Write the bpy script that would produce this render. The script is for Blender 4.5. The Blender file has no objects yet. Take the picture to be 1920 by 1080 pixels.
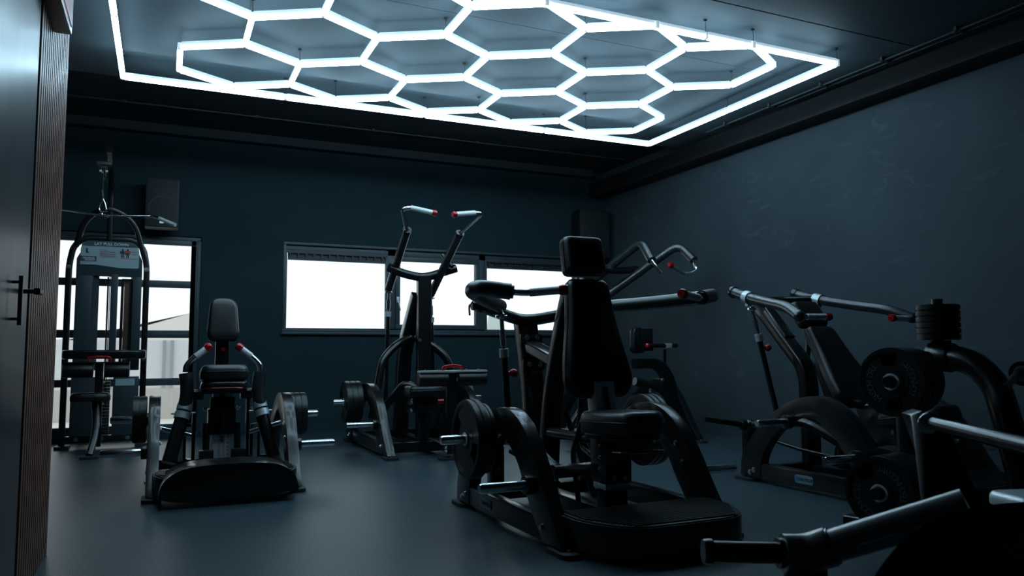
import bpy, bmesh, math, random
from mathutils import Vector, Matrix, Quaternion
random.seed(7)
SC = bpy.context.scene
COL = SC.collection
PI = math.pi

# ------------------------------------------------------------------ camera
CAM_H = 0.88
YAW, PITCH, ROLL, FPX = math.radians(24.47), math.radians(4.75), math.radians(-0.27), 1436.4
_f = Vector((math.sin(YAW)*math.cos(PITCH), math.cos(YAW)*math.cos(PITCH), math.sin(PITCH)))
_r0 = Vector((math.cos(YAW), -math.sin(YAW), 0))
_u0 = _r0.cross(_f)
_r = _r0*math.cos(ROLL) + _u0*math.sin(ROLL)
_u = -_r0*math.sin(ROLL) + _u0*math.cos(ROLL)
cam = bpy.data.cameras.new('camera')
cam_o = bpy.data.objects.new('camera', cam); COL.objects.link(cam_o)
cam_o.matrix_world = Matrix(((_r.x, _u.x, -_f.x, 0), (_r.y, _u.y, -_f.y, 0), (_r.z, _u.z, -_f.z, CAM_H), (0, 0, 0, 1)))
cam.sensor_width = 36; cam.lens = FPX/1920*36
cam.clip_start = 0.05
cam.dof.use_dof = True; cam.dof.focus_distance = 4.2; cam.dof.aperture_fstop = 5.0
SC.camera = cam_o

# ------------------------------------------------------------------ world, exposure
w = bpy.data.worlds.new('world'); SC.world = w; w.use_nodes = True
nt = w.node_tree; nt.nodes.clear()
wo = nt.nodes.new('ShaderNodeOutputWorld'); bg = nt.nodes.new('ShaderNodeBackground')
tc = nt.nodes.new('ShaderNodeTexCoord'); nz = nt.nodes.new('ShaderNodeTexNoise'); nz.inputs['Scale'].default_value = 2.2
cr = nt.nodes.new('ShaderNodeValToRGB')
cr.color_ramp.elements[0].color = (.68, .83, .92, 1); cr.color_ramp.elements[1].color = (.74, .87, .94, 1)
nt.links.new(tc.outputs['Generated'], nz.inputs['Vector']); nt.links.new(nz.outputs['Fac'], cr.inputs['Fac'])
nt.links.new(cr.outputs['Color'], bg.inputs['Color']); bg.inputs['Strength'].default_value = 1.7
nt.links.new(bg.outputs[0], wo.inputs[0])
SC.view_settings.view_transform = 'Standard'; SC.view_settings.look = 'None'
SC.view_settings.exposure = 0.0; SC.view_settings.gamma = 1.0
SC.view_settings.use_curve_mapping = False
LAMP_STRENGTH = 16.6

# ------------------------------------------------------------------ materials
def mat(name, col, rough=.5, metal=0., spec=.5, bump=0., bscale=200., var=0., vscale=6., coat=0., crough=.12, emit=None, es=0., trans=0., rvar=0.):
    m = bpy.data.materials.new(name); m.use_nodes = True
    n = m.node_tree; b = n.nodes['Principled BSDF']
    b.inputs['Base Color'].default_value = (*col, 1); b.inputs['Roughness'].default_value = rough
    b.inputs['Metallic'].default_value = metal; b.inputs['Specular IOR Level'].default_value = spec
    b.inputs['Coat Weight'].default_value = coat; b.inputs['Coat Roughness'].default_value = crough
    if trans: b.inputs['Transmission Weight'].default_value = trans
    tcn = n.nodes.new('ShaderNodeTexCoord')
    if var or rvar:
        t = n.nodes.new('ShaderNodeTexNoise'); t.inputs['Scale'].default_value = vscale; t.inputs['Detail'].default_value = 6
        n.links.new(tcn.outputs['Object'], t.inputs['Vector'])
        if var:
            r = n.nodes.new('ShaderNodeValToRGB'); r.color_ramp.elements[0].position = .3; r.color_ramp.elements[1].position = .7
            r.color_ramp.elements[0].color = (*[c*(1-var) for c in col], 1); r.color_ramp.elements[1].color = (*[c*(1+var) for c in col], 1)
            n.links.new(t.outputs['Fac'], r.inputs['Fac']); n.links.new(r.outputs['Color'], b.inputs['Base Color'])
        if rvar:
            mr = n.nodes.new('ShaderNodeMapRange'); mr.inputs['To Min'].default_value = max(.02, rough-rvar); mr.inputs['To Max'].default_value = rough+rvar
            n.links.new(t.outputs['Fac'], mr.inputs['Value']); n.links.new(mr.outputs[0], b.inputs['Roughness'])
    if bump:
        t2 = n.nodes.new('ShaderNodeTexNoise'); t2.inputs['Scale'].default_value = bscale; t2.inputs['Detail'].default_value = 3
        bp = n.nodes.new('ShaderNodeBump'); bp.inputs['Strength'].default_value = bump; bp.inputs['Distance'].default_value = .002
        n.links.new(tcn.outputs['Object'], t2.inputs['Vector']); n.links.new(t2.outputs['Fac'], bp.inputs['Height'])
        n.links.new(bp.outputs[0], b.inputs['Normal'])
    if emit: b.inputs['Emission Color'].default_value = (*emit, 1); b.inputs['Emission Strength'].default_value = es
    return m

M = {}
M['paint'] = mat('black_powder_coat', (.0030, .0042, .0050), .30, spec=.5, bump=.05, bscale=500, coat=.35)
M['grip_pad'] = mat('satin_foam_grip', (.013, .020, .024), .36, spec=.85, bump=.06, bscale=400, coat=.45, crough=.26)
M['vinyl'] = mat('black_vinyl', (.0035, .0055, .0070), .38, spec=.5, bump=.12, bscale=350, var=.15, vscale=9)
M['vinyl_soft'] = mat('black_vinyl_worn', (.0060, .0090, .0110), .38, spec=.7, bump=.12, bscale=300, var=.2, vscale=9, coat=.3, crough=.25)
M['piping'] = mat('vinyl_piping', (.005, .006, .007), .35, spec=.5)
M['chrome'] = mat('chrome', (.78, .82, .85), .16, 1.0)
M['steel'] = mat('brushed_steel', (.60, .66, .70), .42, .6, bump=.1, bscale=300)
M['knurl'] = mat('knurled_steel', (.72, .76, .78), .45, .35, bump=.5, bscale=900)
M['column'] = mat('satin_aluminium', (.80, .86, .90), .38, .35, bump=.05, bscale=300)
M['bolt'] = mat('bolt_steel', (.6, .64, .66), .25, 1.0)
M['red'] = mat('red_anodised', (.42, .004, .012), .22, .25, coat=.6)
M['redline'] = mat('dark_red_lever', (.16, .004, .012), .25, .3, coat=.5)
M['rubber'] = mat('black_rubber_plate', (.0095, .0130, .0150), .36, spec=.5, bump=.2, bscale=300, var=.2, vscale=14)
M['rubber_foot'] = mat('rubber_foot', (.016, .020, .023), .55, bump=.2, bscale=200)
M['letters'] = mat('moulded_lettering', (.085, .11, .125), .5)
M['shroud'] = mat('slate_shroud', (.030, .048, .058), .42, spec=.4, bump=.05, bscale=300)
M['placard'] = mat('placard_plate', (.34, .46, .48), .5)
M['placard_dark'] = mat('placard_header', (.045, .085, .105), .5)
M['white_print'] = mat('white_print', (.7, .74, .74), .5)
M['red_print'] = mat('red_print', (.5, .05, .05), .5)
M['ink'] = mat('dark_ink', (.02, .035, .04), .5)
M['badge'] = mat('badge_plate', (.16, .27, .31), .4)
M['badge_blue'] = mat('badge_blue', (.02, .16, .42), .4)
M['yellow'] = mat('yellow_sticker', (.65, .62, .04), .5)
M['frame'] = mat('window_frame_paint', (.040, .062, .075), .42, spec=.45, bump=.05, bscale=200)
M['louvre'] = mat('vent_louvre', (.02, .03, .036), .5)
M['glass'] = mat('window_glass', (.95, .97, .97), .02, trans=1.0)
M['tinted'] = mat('tinted_glass', (.93, .88, .85), .02, trans=1.0)
M['lever'] = mat('satin_grey_lever', (.045, .062, .074), .33, spec=.9, coat=.7, crough=.2)
M['conduit'] = mat('conduit_paint', (.03, .04, .045), .45)
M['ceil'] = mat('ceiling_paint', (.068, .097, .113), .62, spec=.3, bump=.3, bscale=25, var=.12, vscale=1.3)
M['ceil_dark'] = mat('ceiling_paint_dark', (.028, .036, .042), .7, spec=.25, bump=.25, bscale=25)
M['seam_shade'] = mat('ceiling_joint_and_shade', (.006, .008, .01), .8)  # dark joints, and the painted shade along the right wall's top
M['wood_slat'] = mat('brown_slat', (.20, .095, .068), .38, spec=.3, var=.15, vscale=8)
M['slat_gap'] = mat('slat_groove', (.012, .009, .010), .7)
M['door'] = mat('door_laminate', (.010, .024, .034), .32, spec=.6, rvar=.06, vscale=3)
M['speaker'] = mat('speaker_cabinet', (.007, .010, .012), .5)
M['grille'] = mat('speaker_grille', (.012, .016, .018), .6, bump=.6, bscale=500)
M['backing'] = mat('tube_backing', (.55, .68, .76), .5, emit=(.62, .80, .92), es=.55)
M['clip'] = mat('clear_connector', (.6, .72, .8), .15, emit=(.7, .85, .95), es=.5)
M['wire'] = mat('hanging_wire', (.05, .06, .06), .5, .5)
M['screen'] = mat('led_sign', (.05, .02, .03), .3, emit=(.5, .05, .09), es=.35)
M['render_wall'] = mat('pale_render', (0.72, 0.67, 0.63), .9)
M['cladding'] = mat('pale_cladding', (0.93, 0.93, 0.95), .9)
M['paving'] = mat('pale_paving', (0.81, 0.81, 0.75), .9)
M['greybrick'] = mat('grey_cladding', (0.47, 0.49, 0.53), .9)
M['leaf'] = mat('far_leaves', (.48, .52, .47), .9)
M['motor'] = mat('tube_glow', (1, 1, 1), .5, emit=(.545, .82, 1.0), es=LAMP_STRENGTH)

def wall_mat(name, col, rough=.55, scuff=.0, spec=.35):
    m = mat(name, col, rough, spec=spec, bump=.25, bscale=40, var=.12, vscale=1.6)
    if scuff:
        n = m.node_tree; b = n.nodes['Principled BSDF']
        src = b.inputs['Base Color'].links[0].from_socket
        tcn = n.nodes.new('ShaderNodeTexCoord')
        mp = n.nodes.new('ShaderNodeMapping'); mp.inputs['Scale'].default_value = (1, 1.2, 3.2); mp.inputs['Rotation'].default_value = (.5, 0, 0)
        t = n.nodes.new('ShaderNodeTexNoise'); t.inputs['Scale'].default_value = 2.3; t.inputs['Detail'].default_value = 9; t.inputs['Distortion'].default_value = 1.6
        r = n.nodes.new('ShaderNodeValToRGB'); r.color_ramp.elements[0].position = .60; r.color_ramp.elements[1].position = .74
        r.color_ramp.elements[0].color = (0, 0, 0, 1); r.color_ramp.elements[1].color = (scuff, scuff, scuff, 1)
        mx = n.nodes.new('ShaderNodeMix'); mx.data_type = 'RGBA'
        mx.inputs[7].default_value = (col[0]*2.2, col[1]*2.1, col[2]*2.0, 1)
        n.links.new(tcn.outputs['Object'], mp.inputs['Vector']); n.links.new(mp.outputs[0], t.inputs['Vector'])
        n.links.new(t.outputs['Fac'], r.inputs['Fac']); n.links.new(r.outputs['Color'], mx.inputs[0])
        n.links.new(src, mx.inputs[6]); n.links.new(mx.outputs[2], b.inputs['Base Color'])
    return m
M['wall'] = wall_mat('back_wall_paint', (.0185, .040, .049), .8, spec=.12)
M['wall_r'] = wall_mat('right_wall_paint', (.045, .064, .075), .75, scuff=.35, spec=.12)

def floor_mat():
    m = mat('rubber_floor', (.030, .056, .070), .36, spec=.62, bump=.5, bscale=160, var=.10, vscale=1.1)
    n = m.node_tree; b = n.nodes['Principled BSDF']; src = b.inputs['Base Color'].links[0].from_socket
    tcn = n.nodes.new('ShaderNodeTexCoord'); t = n.nodes.new('ShaderNodeTexNoise'); t.inputs['Scale'].default_value = 120; t.inputs['Detail'].default_value = 2
    r = n.nodes.new('ShaderNodeValToRGB'); r.color_ramp.elements[0].position = .42; r.color_ramp.elements[1].position = .66
    r.color_ramp.elements[0].color = (.55, .55, .55, 1); r.color_ramp.elements[1].color = (1.9, 1.9, 1.9, 1)
    mx = n.nodes.new('ShaderNodeMix'); mx.data_type = 'RGBA'; mx.blend_type = 'MULTIPLY'; mx.inputs[0].default_value = 1
    n.links.new(tcn.outputs['Object'], t.inputs['Vector']); n.links.new(t.outputs['Fac'], r.inputs['Fac'])
    n.links.new(src, mx.inputs[6]); n.links.new(r.outputs['Color'], mx.inputs[7]); n.links.new(mx.outputs[2], b.inputs['Base Color'])
    return m
M['floor'] = floor_mat()

# ------------------------------------------------------------------ helpers
def A(px, py, X=None, Y=None, Z=None):
    """a point of the place seen at a pixel, on the plane X=, Y= or Z="""
    d = _r*((px-960)/FPX) - _u*((py-540)/FPX) + _f
    if X is not None: t = X/d.x
    elif Y is not None: t = Y/d.y
    else: t = (Z-CAM_H)/d.z
    return Vector((d.x*t, d.y*t, CAM_H + d.z*t))

def V(*a): return Vector(a)

def fillet(pts, r, n=5):
    pts = [Vector(p) for p in pts]
    if len(pts) < 3 or r <= 0: return pts
    out = [pts[0]]
    for i in range(1, len(pts)-1):
        a, b, c = pts[i-1], pts[i], pts[i+1]
        d1, d2 = (a-b), (c-b)
        k = min(r, d1.length*.48, d2.length*.48)
        p, q = b + d1.normalized()*k, b + d2.normalized()*k
        for j in range(n+1):
            t = j/n
            out.append(p*(1-t)**2 + b*2*t*(1-t) + q*t*t)
    out.append(pts[-1])
    return out

def round2(pts, r, n=6):
    """round the corners of a closed 2-D outline"""
    out = []; N = len(pts)
    for i in range(N):
        a, b, c = Vector(pts[i-1]), Vector(pts[i]), Vector(pts[(i+1) % N])
        rr = r[i] if isinstance(r, (list, tuple)) else r
        d1, d2 = a-b, c-b
        k = min(rr, d1.length*.49, d2.length*.49)
        p, q = b + d1.normalized()*k, b + d2.normalized()*k
        for j in range(n+1):
            t = j/n; out.append(p*(1-t)**2 + b*2*t*(1-t) + q*t*t)
    return out

def smooth_curve(pts, n=6):
    P = [Vector(p) for p in pts]; out = []
    for i in range(len(P)-1):
        p0 = P[i-1] if i else P[0]*2-P[1]; p1, p2 = P[i], P[i+1]; p3 = P[i+2] if i+2 < len(P) else P[-1]*2-P[-2]
        for j in range(n):
            t = j/n
            out.append(.5*((2*p1) + (p2-p0)*t + (2*p0-5*p1+4*p2-p3)*t*t + (3*p1-p0-3*p2+p3)*t**3))
    out.append(P[-1]); return out

class MB:
    def __init__(s): s.bm = bmesh.new(); s.bolts = []
    def tube(s, pts, r, seg=16, fil=.05, sect=None, up=None, caps=True, taper=None):
        P = fillet(pts, fil)
        n = len(P); T = []
        for i in range(n):
            d = (P[min(i+1, n-1)] - P[max(i-1, 0)])
            T.append(d.normalized() if d.length > 1e-9 else V(0, 0, 1))
        if sect is None: sec = [(math.cos(2*PI*k/seg)*r, math.sin(2*PI*k/seg)*r) for k in range(seg)]
        else:
            wd, ht = sect[0]/2, sect[1]/2; rr = sect[2] if len(sect) > 2 else min(wd, ht)*.35
            sec = [(p.x, p.y) for p in round2([(-wd, -ht), (wd, -ht), (wd, ht), (-wd, ht)], rr, 3)]
        ref = Vector(up) if up is not None else (V(0, 0, 1) if abs(T[0].z) < .9 else V(0, 1, 0))
        side = T[0].cross(ref).normalized(); rings = []
        for i in range(n):
            if up is not None:
                side = T[i].cross(ref)
                side = side.normalized() if side.length > 1e-6 else V(1, 0, 0)
            elif i:
                q = T[i-1].rotation_difference(T[i]); side = (q @ side).normalized()
            upv = side.cross(T[i]).normalized()
            k = 1 if taper is None else taper[0] + (taper[1]-taper[0])*i/(n-1)
            rings.append([s.bm.verts.new(P[i] + side*a*k + upv*b*k) for a, b in sec])
        for i in range(n-1):
            for k in range(len(sec)):
                k2 = (k+1) % len(sec)
                s.bm.faces.new((rings[i][k], rings[i][k2], rings[i+1][k2], rings[i+1][k]))
        if caps:
            s.bm.faces.new(rings[0][::-1]); s.bm.faces.new(rings[-1])
        return s
    def cyl(s, a, b, r, seg=20, r2=None):
        return s.tube([a, b], r, seg, 0, taper=None if r2 is None else (1, r2/r))
    def box(s, c, size, rot=None):
        m = Matrix.Translation(Vector(c)) @ (rot.to_4x4() if rot else Matrix.Identity(4)) @ Matrix.Diagonal((*size, 1))
        bmesh.ops.create_cube(s.bm, size=1, matrix=m); return s
    def bx(s, x0, x1, y0, y1, z0, z1): return s.box(((x0+x1)/2, (y0+y1)/2, (z0+z1)/2), (abs(x1-x0), abs(y1-y0), abs(z1-z0)))
    def sphere(s, c, r, seg=20, sc=(1, 1, 1)):
        bmesh.ops.create_uvsphere(s.bm, u_segments=seg, v_segments=seg//2, radius=r, matrix=Matrix.Translation(Vector(c)) @ Matrix.Diagonal((*sc, 1))); return s
    def prism(s, pts, d):
        """closed outline (3-D points) pushed along vector d"""
        a = [s.bm.verts.new(Vector(p)) for p in pts]; b = [s.bm.verts.new(Vector(p)+Vector(d)) for p in pts]
        n = len(a)
        for i in range(n): s.bm.faces.new((a[i], a[(i+1) % n], b[(i+1) % n], b[i]))
        f1 = s.bm.faces.new(a[::-1]); f2 = s.bm.faces.new(b)
        bmesh.ops.triangulate(s.bm, faces=[f1, f2]); return s
    def band(s, outer, inner, d):
        """open strip between two curves of equal count, pushed along d (an arch plate)"""
        o = [s.bm.verts.new(Vector(p)) for p in outer]; i_ = [s.bm.verts.new(Vector(p)) for p in inner]
        o2 = [s.bm.verts.new(Vector(p)+Vector(d)) for p in outer]; i2 = [s.bm.verts.new(Vector(p)+Vector(d)) for p in inner]
        n = len(o)
        for k in range(n-1):
            s.bm.faces.new((o[k], o[k+1], i_[k+1], i_[k])); s.bm.faces.new((o2[k+1], o2[k], i2[k], i2[k+1]))
            s.bm.faces.new((o[k+1], o[k], o2[k], o2[k+1])); s.bm.faces.new((i_[k], i_[k+1], i2[k+1], i2[k]))
        s.bm.faces.new((o[0], i_[0], i2[0], o2[0])); s.bm.faces.new((i_[-1], o[-1], o2[-1], i2[-1])); return s
    def lathe(s, prof, c, axis, seg=40, close=False):
        ax = Vector(axis).normalized(); q = V(0, 0, 1).rotation_difference(ax); rings = []
        for (r, z) in prof:
            if r < 1e-6: rings.append([s.bm.verts.new(Vector(c) + q @ V(0, 0, z))]*seg)
            else: rings.append([s.bm.verts.new(Vector(c) + q @ V(r*math.cos(2*PI*k/seg), r*math.sin(2*PI*k/seg), z)) for k in range(seg)])
        rr = rings + ([rings[0]] if close else [])
        for a, b in zip(rr, rr[1:]):
            for k in range(seg):
                vs = []
                for v in (a[k], a[(k+1) % seg], b[(k+1) % seg], b[k]):
                    if v not in vs: vs.append(v)
                if len(vs) >= 3:
                    try: s.bm.faces.new(vs)
                    except ValueError: pass
        return s
    def cushion(s, outline, th, mw, soft=.03, n=5):
        """padded slab: 2-D outline, thickness along local z, placed by matrix mw"""
        N = len(outline); P = [Vector(p) for p in outline]
        ar = sum(P[i].x*P[(i+1) % N].y - P[(i+1) % N].x*P[i].y for i in range(N))
        if ar < 0: P.reverse()
        nor = []
        for i in range(N):
            t = (P[(i+1) % N]-P[i-1]).normalized(); nor.append(Vector((t.y, -t.x)))
        lv = [(soft*.35, 0), (soft*.08, th*.06), (0, th*.14), (0, th*.5)]
        for j in range(1, n+1):
            a = j/n*PI/2; lv.append((soft*(1-math.cos(a)), th*.5 + (th*.5)*math.sin(a)))
        lv.append((soft*2.2, th*1.03)); rings = []
        c0 = sum(P, Vector((0, 0)))/N
        def inset(p, k):
            q = p-c0; return c0 + q*max(.3, 1-k/q.length)
        for ins, z in lv: rings.append([s.bm.verts.new(mw @ V(*inset(P[i], ins), z)) for i in range(N)])
        for a, b in zip(rings, rings[1:]):
            for i in range(N): s.bm.faces.new((a[i], a[(i+1) % N], b[(i+1) % N], b[i]))
        s.bm.faces.new(rings[0][::-1]); s.bm.faces.new(rings[-1]); return s
    def build(s, name, m, parent=None, root=None, bevel=0., flat=False, label=None):
        if s.bolts:
            for c, n, r, h in s.bolts:
                q = MB().cyl(c, c+n*h, r, 6).cyl(c, c+n*h*.35, r*1.45, 12)
                q.build(name, m, parent, root)
            s.bolts = []
            if not len(s.bm.verts): s.bm.free(); return None
        off = Vector(root.location) if root is not None else V(0, 0, 0)
        inv = root.rotation_euler.to_matrix().inverted() if root is not None and any(root.rotation_euler) else None
        if off.length: bmesh.ops.translate(s.bm, verts=s.bm.verts, vec=-off)
        if inv is not None: bmesh.ops.transform(s.bm, matrix=inv.to_4x4(), verts=s.bm.verts)
        bmesh.ops.recalc_face_normals(s.bm, faces=s.bm.faces)
        if bevel:
            es = [e for e in s.bm.edges if len(e.link_faces) == 2 and e.calc_face_angle(0) > .7]
            try: bmesh.ops.bevel(s.bm, geom=es, offset=bevel, segments=2, affect='EDGES', profile=.6, clamp_overlap=True)
            except Exception: pass
        me = bpy.data.meshes.new(name); s.bm.to_mesh(me); s.bm.free()
        if not flat:
            for p in me.polygons: p.use_smooth = True
            me.set_sharp_from_angle(angle=math.radians(38))
        me.materials.append(m if not isinstance(m, str) else M[m])
        o = bpy.data.objects.new(name, me); COL.objects.link(o)
        if parent is not None: o.parent = parent
        if label: o['label'] = label
        return o

def tag(o, label=None, cat=None, group=None, kind=None):
    if label: o['label'] = label
    if cat: o['category'] = cat
    if group: o['group'] = group
    if kind: o['kind'] = kind
    return o
def thing(name, label, cat, loc, group=None, rz=0):
    o = bpy.data.objects.new(name, None); COL.objects.link(o); o.empty_display_size = .1
    o.location = loc; o.rotation_euler = (0, 0, rz); return tag(o, label, cat, group)
def copy_tree(o, parent=None):
    c = o.copy(); COL.objects.link(c)
    if parent is not None: c.parent = parent
    for ch in list(o.children): copy_tree(ch, c)
    return c
_FC = {}
def text_bm(txt, size, depth=.001, mw=None, mb=None, align='CENTER', bold=0.):
    cu = bpy.data.curves.new('t', 'FONT'); cu.body = txt; cu.size = size; cu.extrude = depth; cu.align_x = align; cu.align_y = 'CENTER'; cu.offset = bold
    cu.resolution_u = 3
    ob = bpy.data.objects.new('t', cu); COL.objects.link(ob)
    dg = bpy.context.evaluated_depsgraph_get(); dg.update()
    me = bpy.data.meshes.new_from_object(ob.evaluated_get(dg))
    bpy.data.objects.remove(ob); bpy.data.curves.remove(cu)
    if mw is not None: me.transform(mw)
    mb.bm.from_mesh(me); bpy.data.meshes.remove(me); return mb
def frame_mat(o, x, z):
    """matrix with origin o, local x and local z (normal)"""
    x = Vector(x).normalized(); z = Vector(z).normalized(); y = z.cross(x).normalized(); x = y.cross(z).normalized()
    return Matrix(((x.x, y.x, z.x, o[0]), (x.y, y.y, z.y, o[1]), (x.z, y.z, z.z, o[2]), (0, 0, 0, 1)))

# ------------------------------------------------------------------ the room
WY, RX, CZ1, CZ2 = 8.8, 5.37, 3.11, 3.285
STEP_Y = 6.17
def struct(name, mb, m, parent=None, **k):
    o = mb.build(name, m, parent, **k)
    if parent is None: o['kind'] = 'structure'
    return o
struct('floor', MB().bx(-4.2, RX+.3, -2.2, WY+.3, -.1, 0), 'floor')
# back wall with two openings
FX0, FX1, FZ0, FZ1 = -1.75, .35, .06, 2.12
WX0, WX1, WZ0, WZ1 = 1.20, 5.02, 1.11, 2.12
b = MB()
for x0, x1, z0, z1 in ((-4.2, FX0, 0, 3.6), (FX0, FX1, FZ1, 3.6), (FX0, FX1, 0, FZ0), (FX1, WX0, 0, 3.6), (WX0, WX1, 0, WZ0), (WX0, WX1, WZ1, 3.6), (WX1, RX+.3, 0, 3.6)):
    b.bx(x0, x1, WY, WY+.28, z0, z1)
struct('wall_back', b, 'wall', flat=True)
struct('wall_right', MB().bx(RX, RX+.25, -2.2, WY, 0, 3.6), 'wall_r', flat=True)
struct('wall_front', MB().bx(-4.2, RX, -2.2, -1.95, 0, 3.6), 'wall', flat=True)
struct('wall_outer', MB().bx(-4.2, -3.95, -1.95, WY, 0, 3.6), 'wall', flat=True)
b = MB()
b.bx(-3.95, RX, -1.95, 3.755, CZ1, CZ1+.3); b.bx(-3.95, RX, 3.767, 4.60, CZ1, CZ1+.3); b.bx(-3.95, RX, 4.606, STEP_Y, CZ1, CZ1+.3)
ce = struct('ceiling', b, 'ceil', flat=True)
struct('ceiling_middle', MB().bx(-3.95, RX, STEP_Y, 6.95, CZ1+.05, CZ1+.40), 'ceil', flat=True)
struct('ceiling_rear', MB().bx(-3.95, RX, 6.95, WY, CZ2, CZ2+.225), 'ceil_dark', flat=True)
b = MB().bx(-3.95, RX, 3.755, 3.767, CZ1+.012, CZ1+.2).bx(-3.95, RX, 4.60, 4.606, CZ1+.01, CZ1+.2)
struct('trim_1', b, 'seam_shade', flat=True)
# near-black box painting in shade atop the right wall; rear cove; pipe runs
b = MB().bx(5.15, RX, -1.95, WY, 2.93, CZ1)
struct('wall_top_shade', b, 'seam_shade', bevel=.01)
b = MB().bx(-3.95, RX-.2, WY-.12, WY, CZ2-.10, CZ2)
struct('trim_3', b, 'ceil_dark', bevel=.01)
t = thing('ceiling_conduit', 'thin pipe running along the ceiling beside the right wall', 'pipe', (4.95, 4.5, 3.09))
MB().tube([(4.95, 2.0, 3.085), (4.95, 6.1, 3.085)], .010, 10).build('pipe', 'conduit', t, t)
MB().tube([(5.02, 1.2, 3.085), (5.02, 5.2, 3.085)], .008, 10).build('pipe', 'conduit', t, t)
for i in range(7):
    MB().box((4.985, 2.2+i*.6, 3.092), (.13, .022, .03)).build('bracket', 'conduit', t, t)
t = thing('ceiling_conduit', 'thin pipe running across the dark rear ceiling near the back wall', 'pipe', (2, 8.0, CZ2))
MB().tube([(-2.5, 8.0, CZ2-.014), (5.2, 8.0, CZ2-.014)], .010, 10).build('pipe', 'conduit', t, t)
for i in range(6):
    MB().box((-1.6+i*1.2, 8.0, CZ2-.012), (.03, .05, .028)).build('bracket', 'conduit', t, t)

# left partition: smooth door leaf, then vertical brown slats up to the wall's end
LX = -.45; LE = 3.98
b = MB().bx(LX-.22, LX-.012, -1.95, LE, 0, CZ1)
struct('wall_left', b, 'slat_gap', flat=True)
n = 15; y0 = 3.19; dy = (LE-y0)/n
b = MB()
for i in range(n):
    b.bx(LX-.014, LX+.012, y0+i*dy+dy*.22, y0+(i+1)*dy-dy*.14, 0, CZ1)
struct('trim_4', b, 'wood_slat', bevel=.003)
b = MB().bx(LX-.22, LX+.012, LE, LE+.018, 0, CZ1)
struct('trim_5', b, 'wood_slat', bevel=.002)
do = struct('door_1', MB().bx(LX-.04, LX+.010, 1.9, 3.165, .012, 2.99), 'door', bevel=.003)
h0 = A(40, 517, X=LX+.034); h1 = A(36, 610, X=LX+.034)
hb = MB().cyl((LX+.034, h0.y, h0.z), (LX+.034, h0.y, h1.z), .0065, 12)
hb.cyl((LX+.008, h0.y, h0.z-.02), (LX+.034, h0.y, h0.z-.02), .005).cyl((LX+.008, h0.y, h1.z+.02), (LX+.034, h0.y, h1.z+.02), .005)
hb.build('pull_bar', 'paint', do)
q = A(42, 546, X=LX+.012)
hl = MB().cyl((LX+.008, q.y, q.z), (LX+.062, q.y, q.z), .008).tube([(LX+.056, q.y-.015, q.z), (LX+.058, q.y+.03, q.z)], .009, 12, 0, sect=(.020, .022, .006))
hl.build('door_handle', 'paint', do)

# LED sign high on the partition
s0 = A(132, 66, X=-.38)
t = thing('led_sign', 'dark wall display with red pattern at top of slatted wall', 'sign', (-.40, 3.2, s0.z+.2))
MB().bx(LX+.012, -.375, 2.55, s0.y, s0.z, s0.z+.34).build('housing', 'paint', t, t, bevel=.006)
b = MB()
b.bx(-.375, -.372, 2.58, s0.y-.02, s0.z+.025, s0.z+.315)
sc = b.build('screen', 'screen', t, t)
n_ = M['screen'].node_tree; bs = n_.nodes['Principled BSDF']
tx = n_.nodes.new('ShaderNodeTexNoise'); tx.inputs['Scale'].default_value = 26; tcn = n_.nodes.new('ShaderNodeTexCoord')
rr = n_.nodes.new('ShaderNodeValToRGB'); rr.color_ramp.elements[0].position = .45; rr.color_ramp.elements[0].color = (.05, .07, .09, 1)
rr.color_ramp.elements[1].position = .62; rr.color_ramp.elements[1].color = (.55, .06, .10, 1)
n_.links.new(tcn.outputs['Object'], tx.inputs['Vector']); n_.links.new(tx.outputs['Fac'], rr.inputs['Fac']); n_.links.new(rr.outputs['Color'], bs.inputs['Emission Color'])

# window strip: window_1 with frame, three panes, two louvres, handles
FY = WY + .035
wf = MB()
def rectframe(b, x0, x1, z0, z1, t, y0, y1):
    b.bx(x0, x1, y0, y1, z0, z0+t).bx(x0, x1, y0, y1, z1-t, z1).bx(x0, x0+t, y0, y1, z0+t, z1-t).bx(x1-t, x1, y0, y1, z0+t, z1-t)
rectframe(wf, WX0, WX1, WZ0, WZ1, .028, WY-.01, WY+.12)
wf.bx(WX0+.028, WX1-.028, FY, FY+.06, WZ1-.10, WZ1-.028)
wf.bx(2.40, 2.50, FY, FY+.07, WZ0, WZ1-.03); wf.bx(3.57, 3.655, FY, FY+.07, WZ0, WZ1-.03)
wf.bx(WX0+.028, WX1-.028, FY, FY+.07, WZ0+.028, WZ0+.045)
wfo = struct('window_1', wf, 'frame', bevel=.003)
b = MB(); rectframe(b, 2.50, 3.57, 1.155, 2.015, .052, FY-.02, FY+.05); b.build('sash', 'frame', wfo, bevel=.003)
for x0, x1 in ((1.225, 2.40), (3.655, 4.99)):
    b = MB().bx(x0+.03, x1-.02, FY-.005, FY+.03, 1.925, 1.955).bx(x0+.03, x1-.02, FY-.005, FY+.03, 2.0, 2.02).bx(x0+.03, x1-.02, FY+.03, FY+.035, 1.93, 2.02)
    k = int((x1-x0-.08)/.088)
    for i in range(k+1): b.bx(x0+.045+i*.088, x0+.065+i*.088, FY-.005, FY+.03, 1.95, 2.0)
    b.build('louvre', 'louvre', wfo)
    b = MB(); rectframe(b, x0, x1, 1.135, 2.03, .022, FY-.002, FY+.05); b.build('sash', 'frame', wfo, bevel=.003)
for x0, x1, z1 in ((1.24, 2.40, 1.93), (2.54, 3.53, 1.975), (3.67, 4.97, 1.93)):
    MB().bx(x0, x1, FY+.03, FY+.034, 1.15, z1).build('pane', 'glass', wfo, flat=True)
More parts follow.
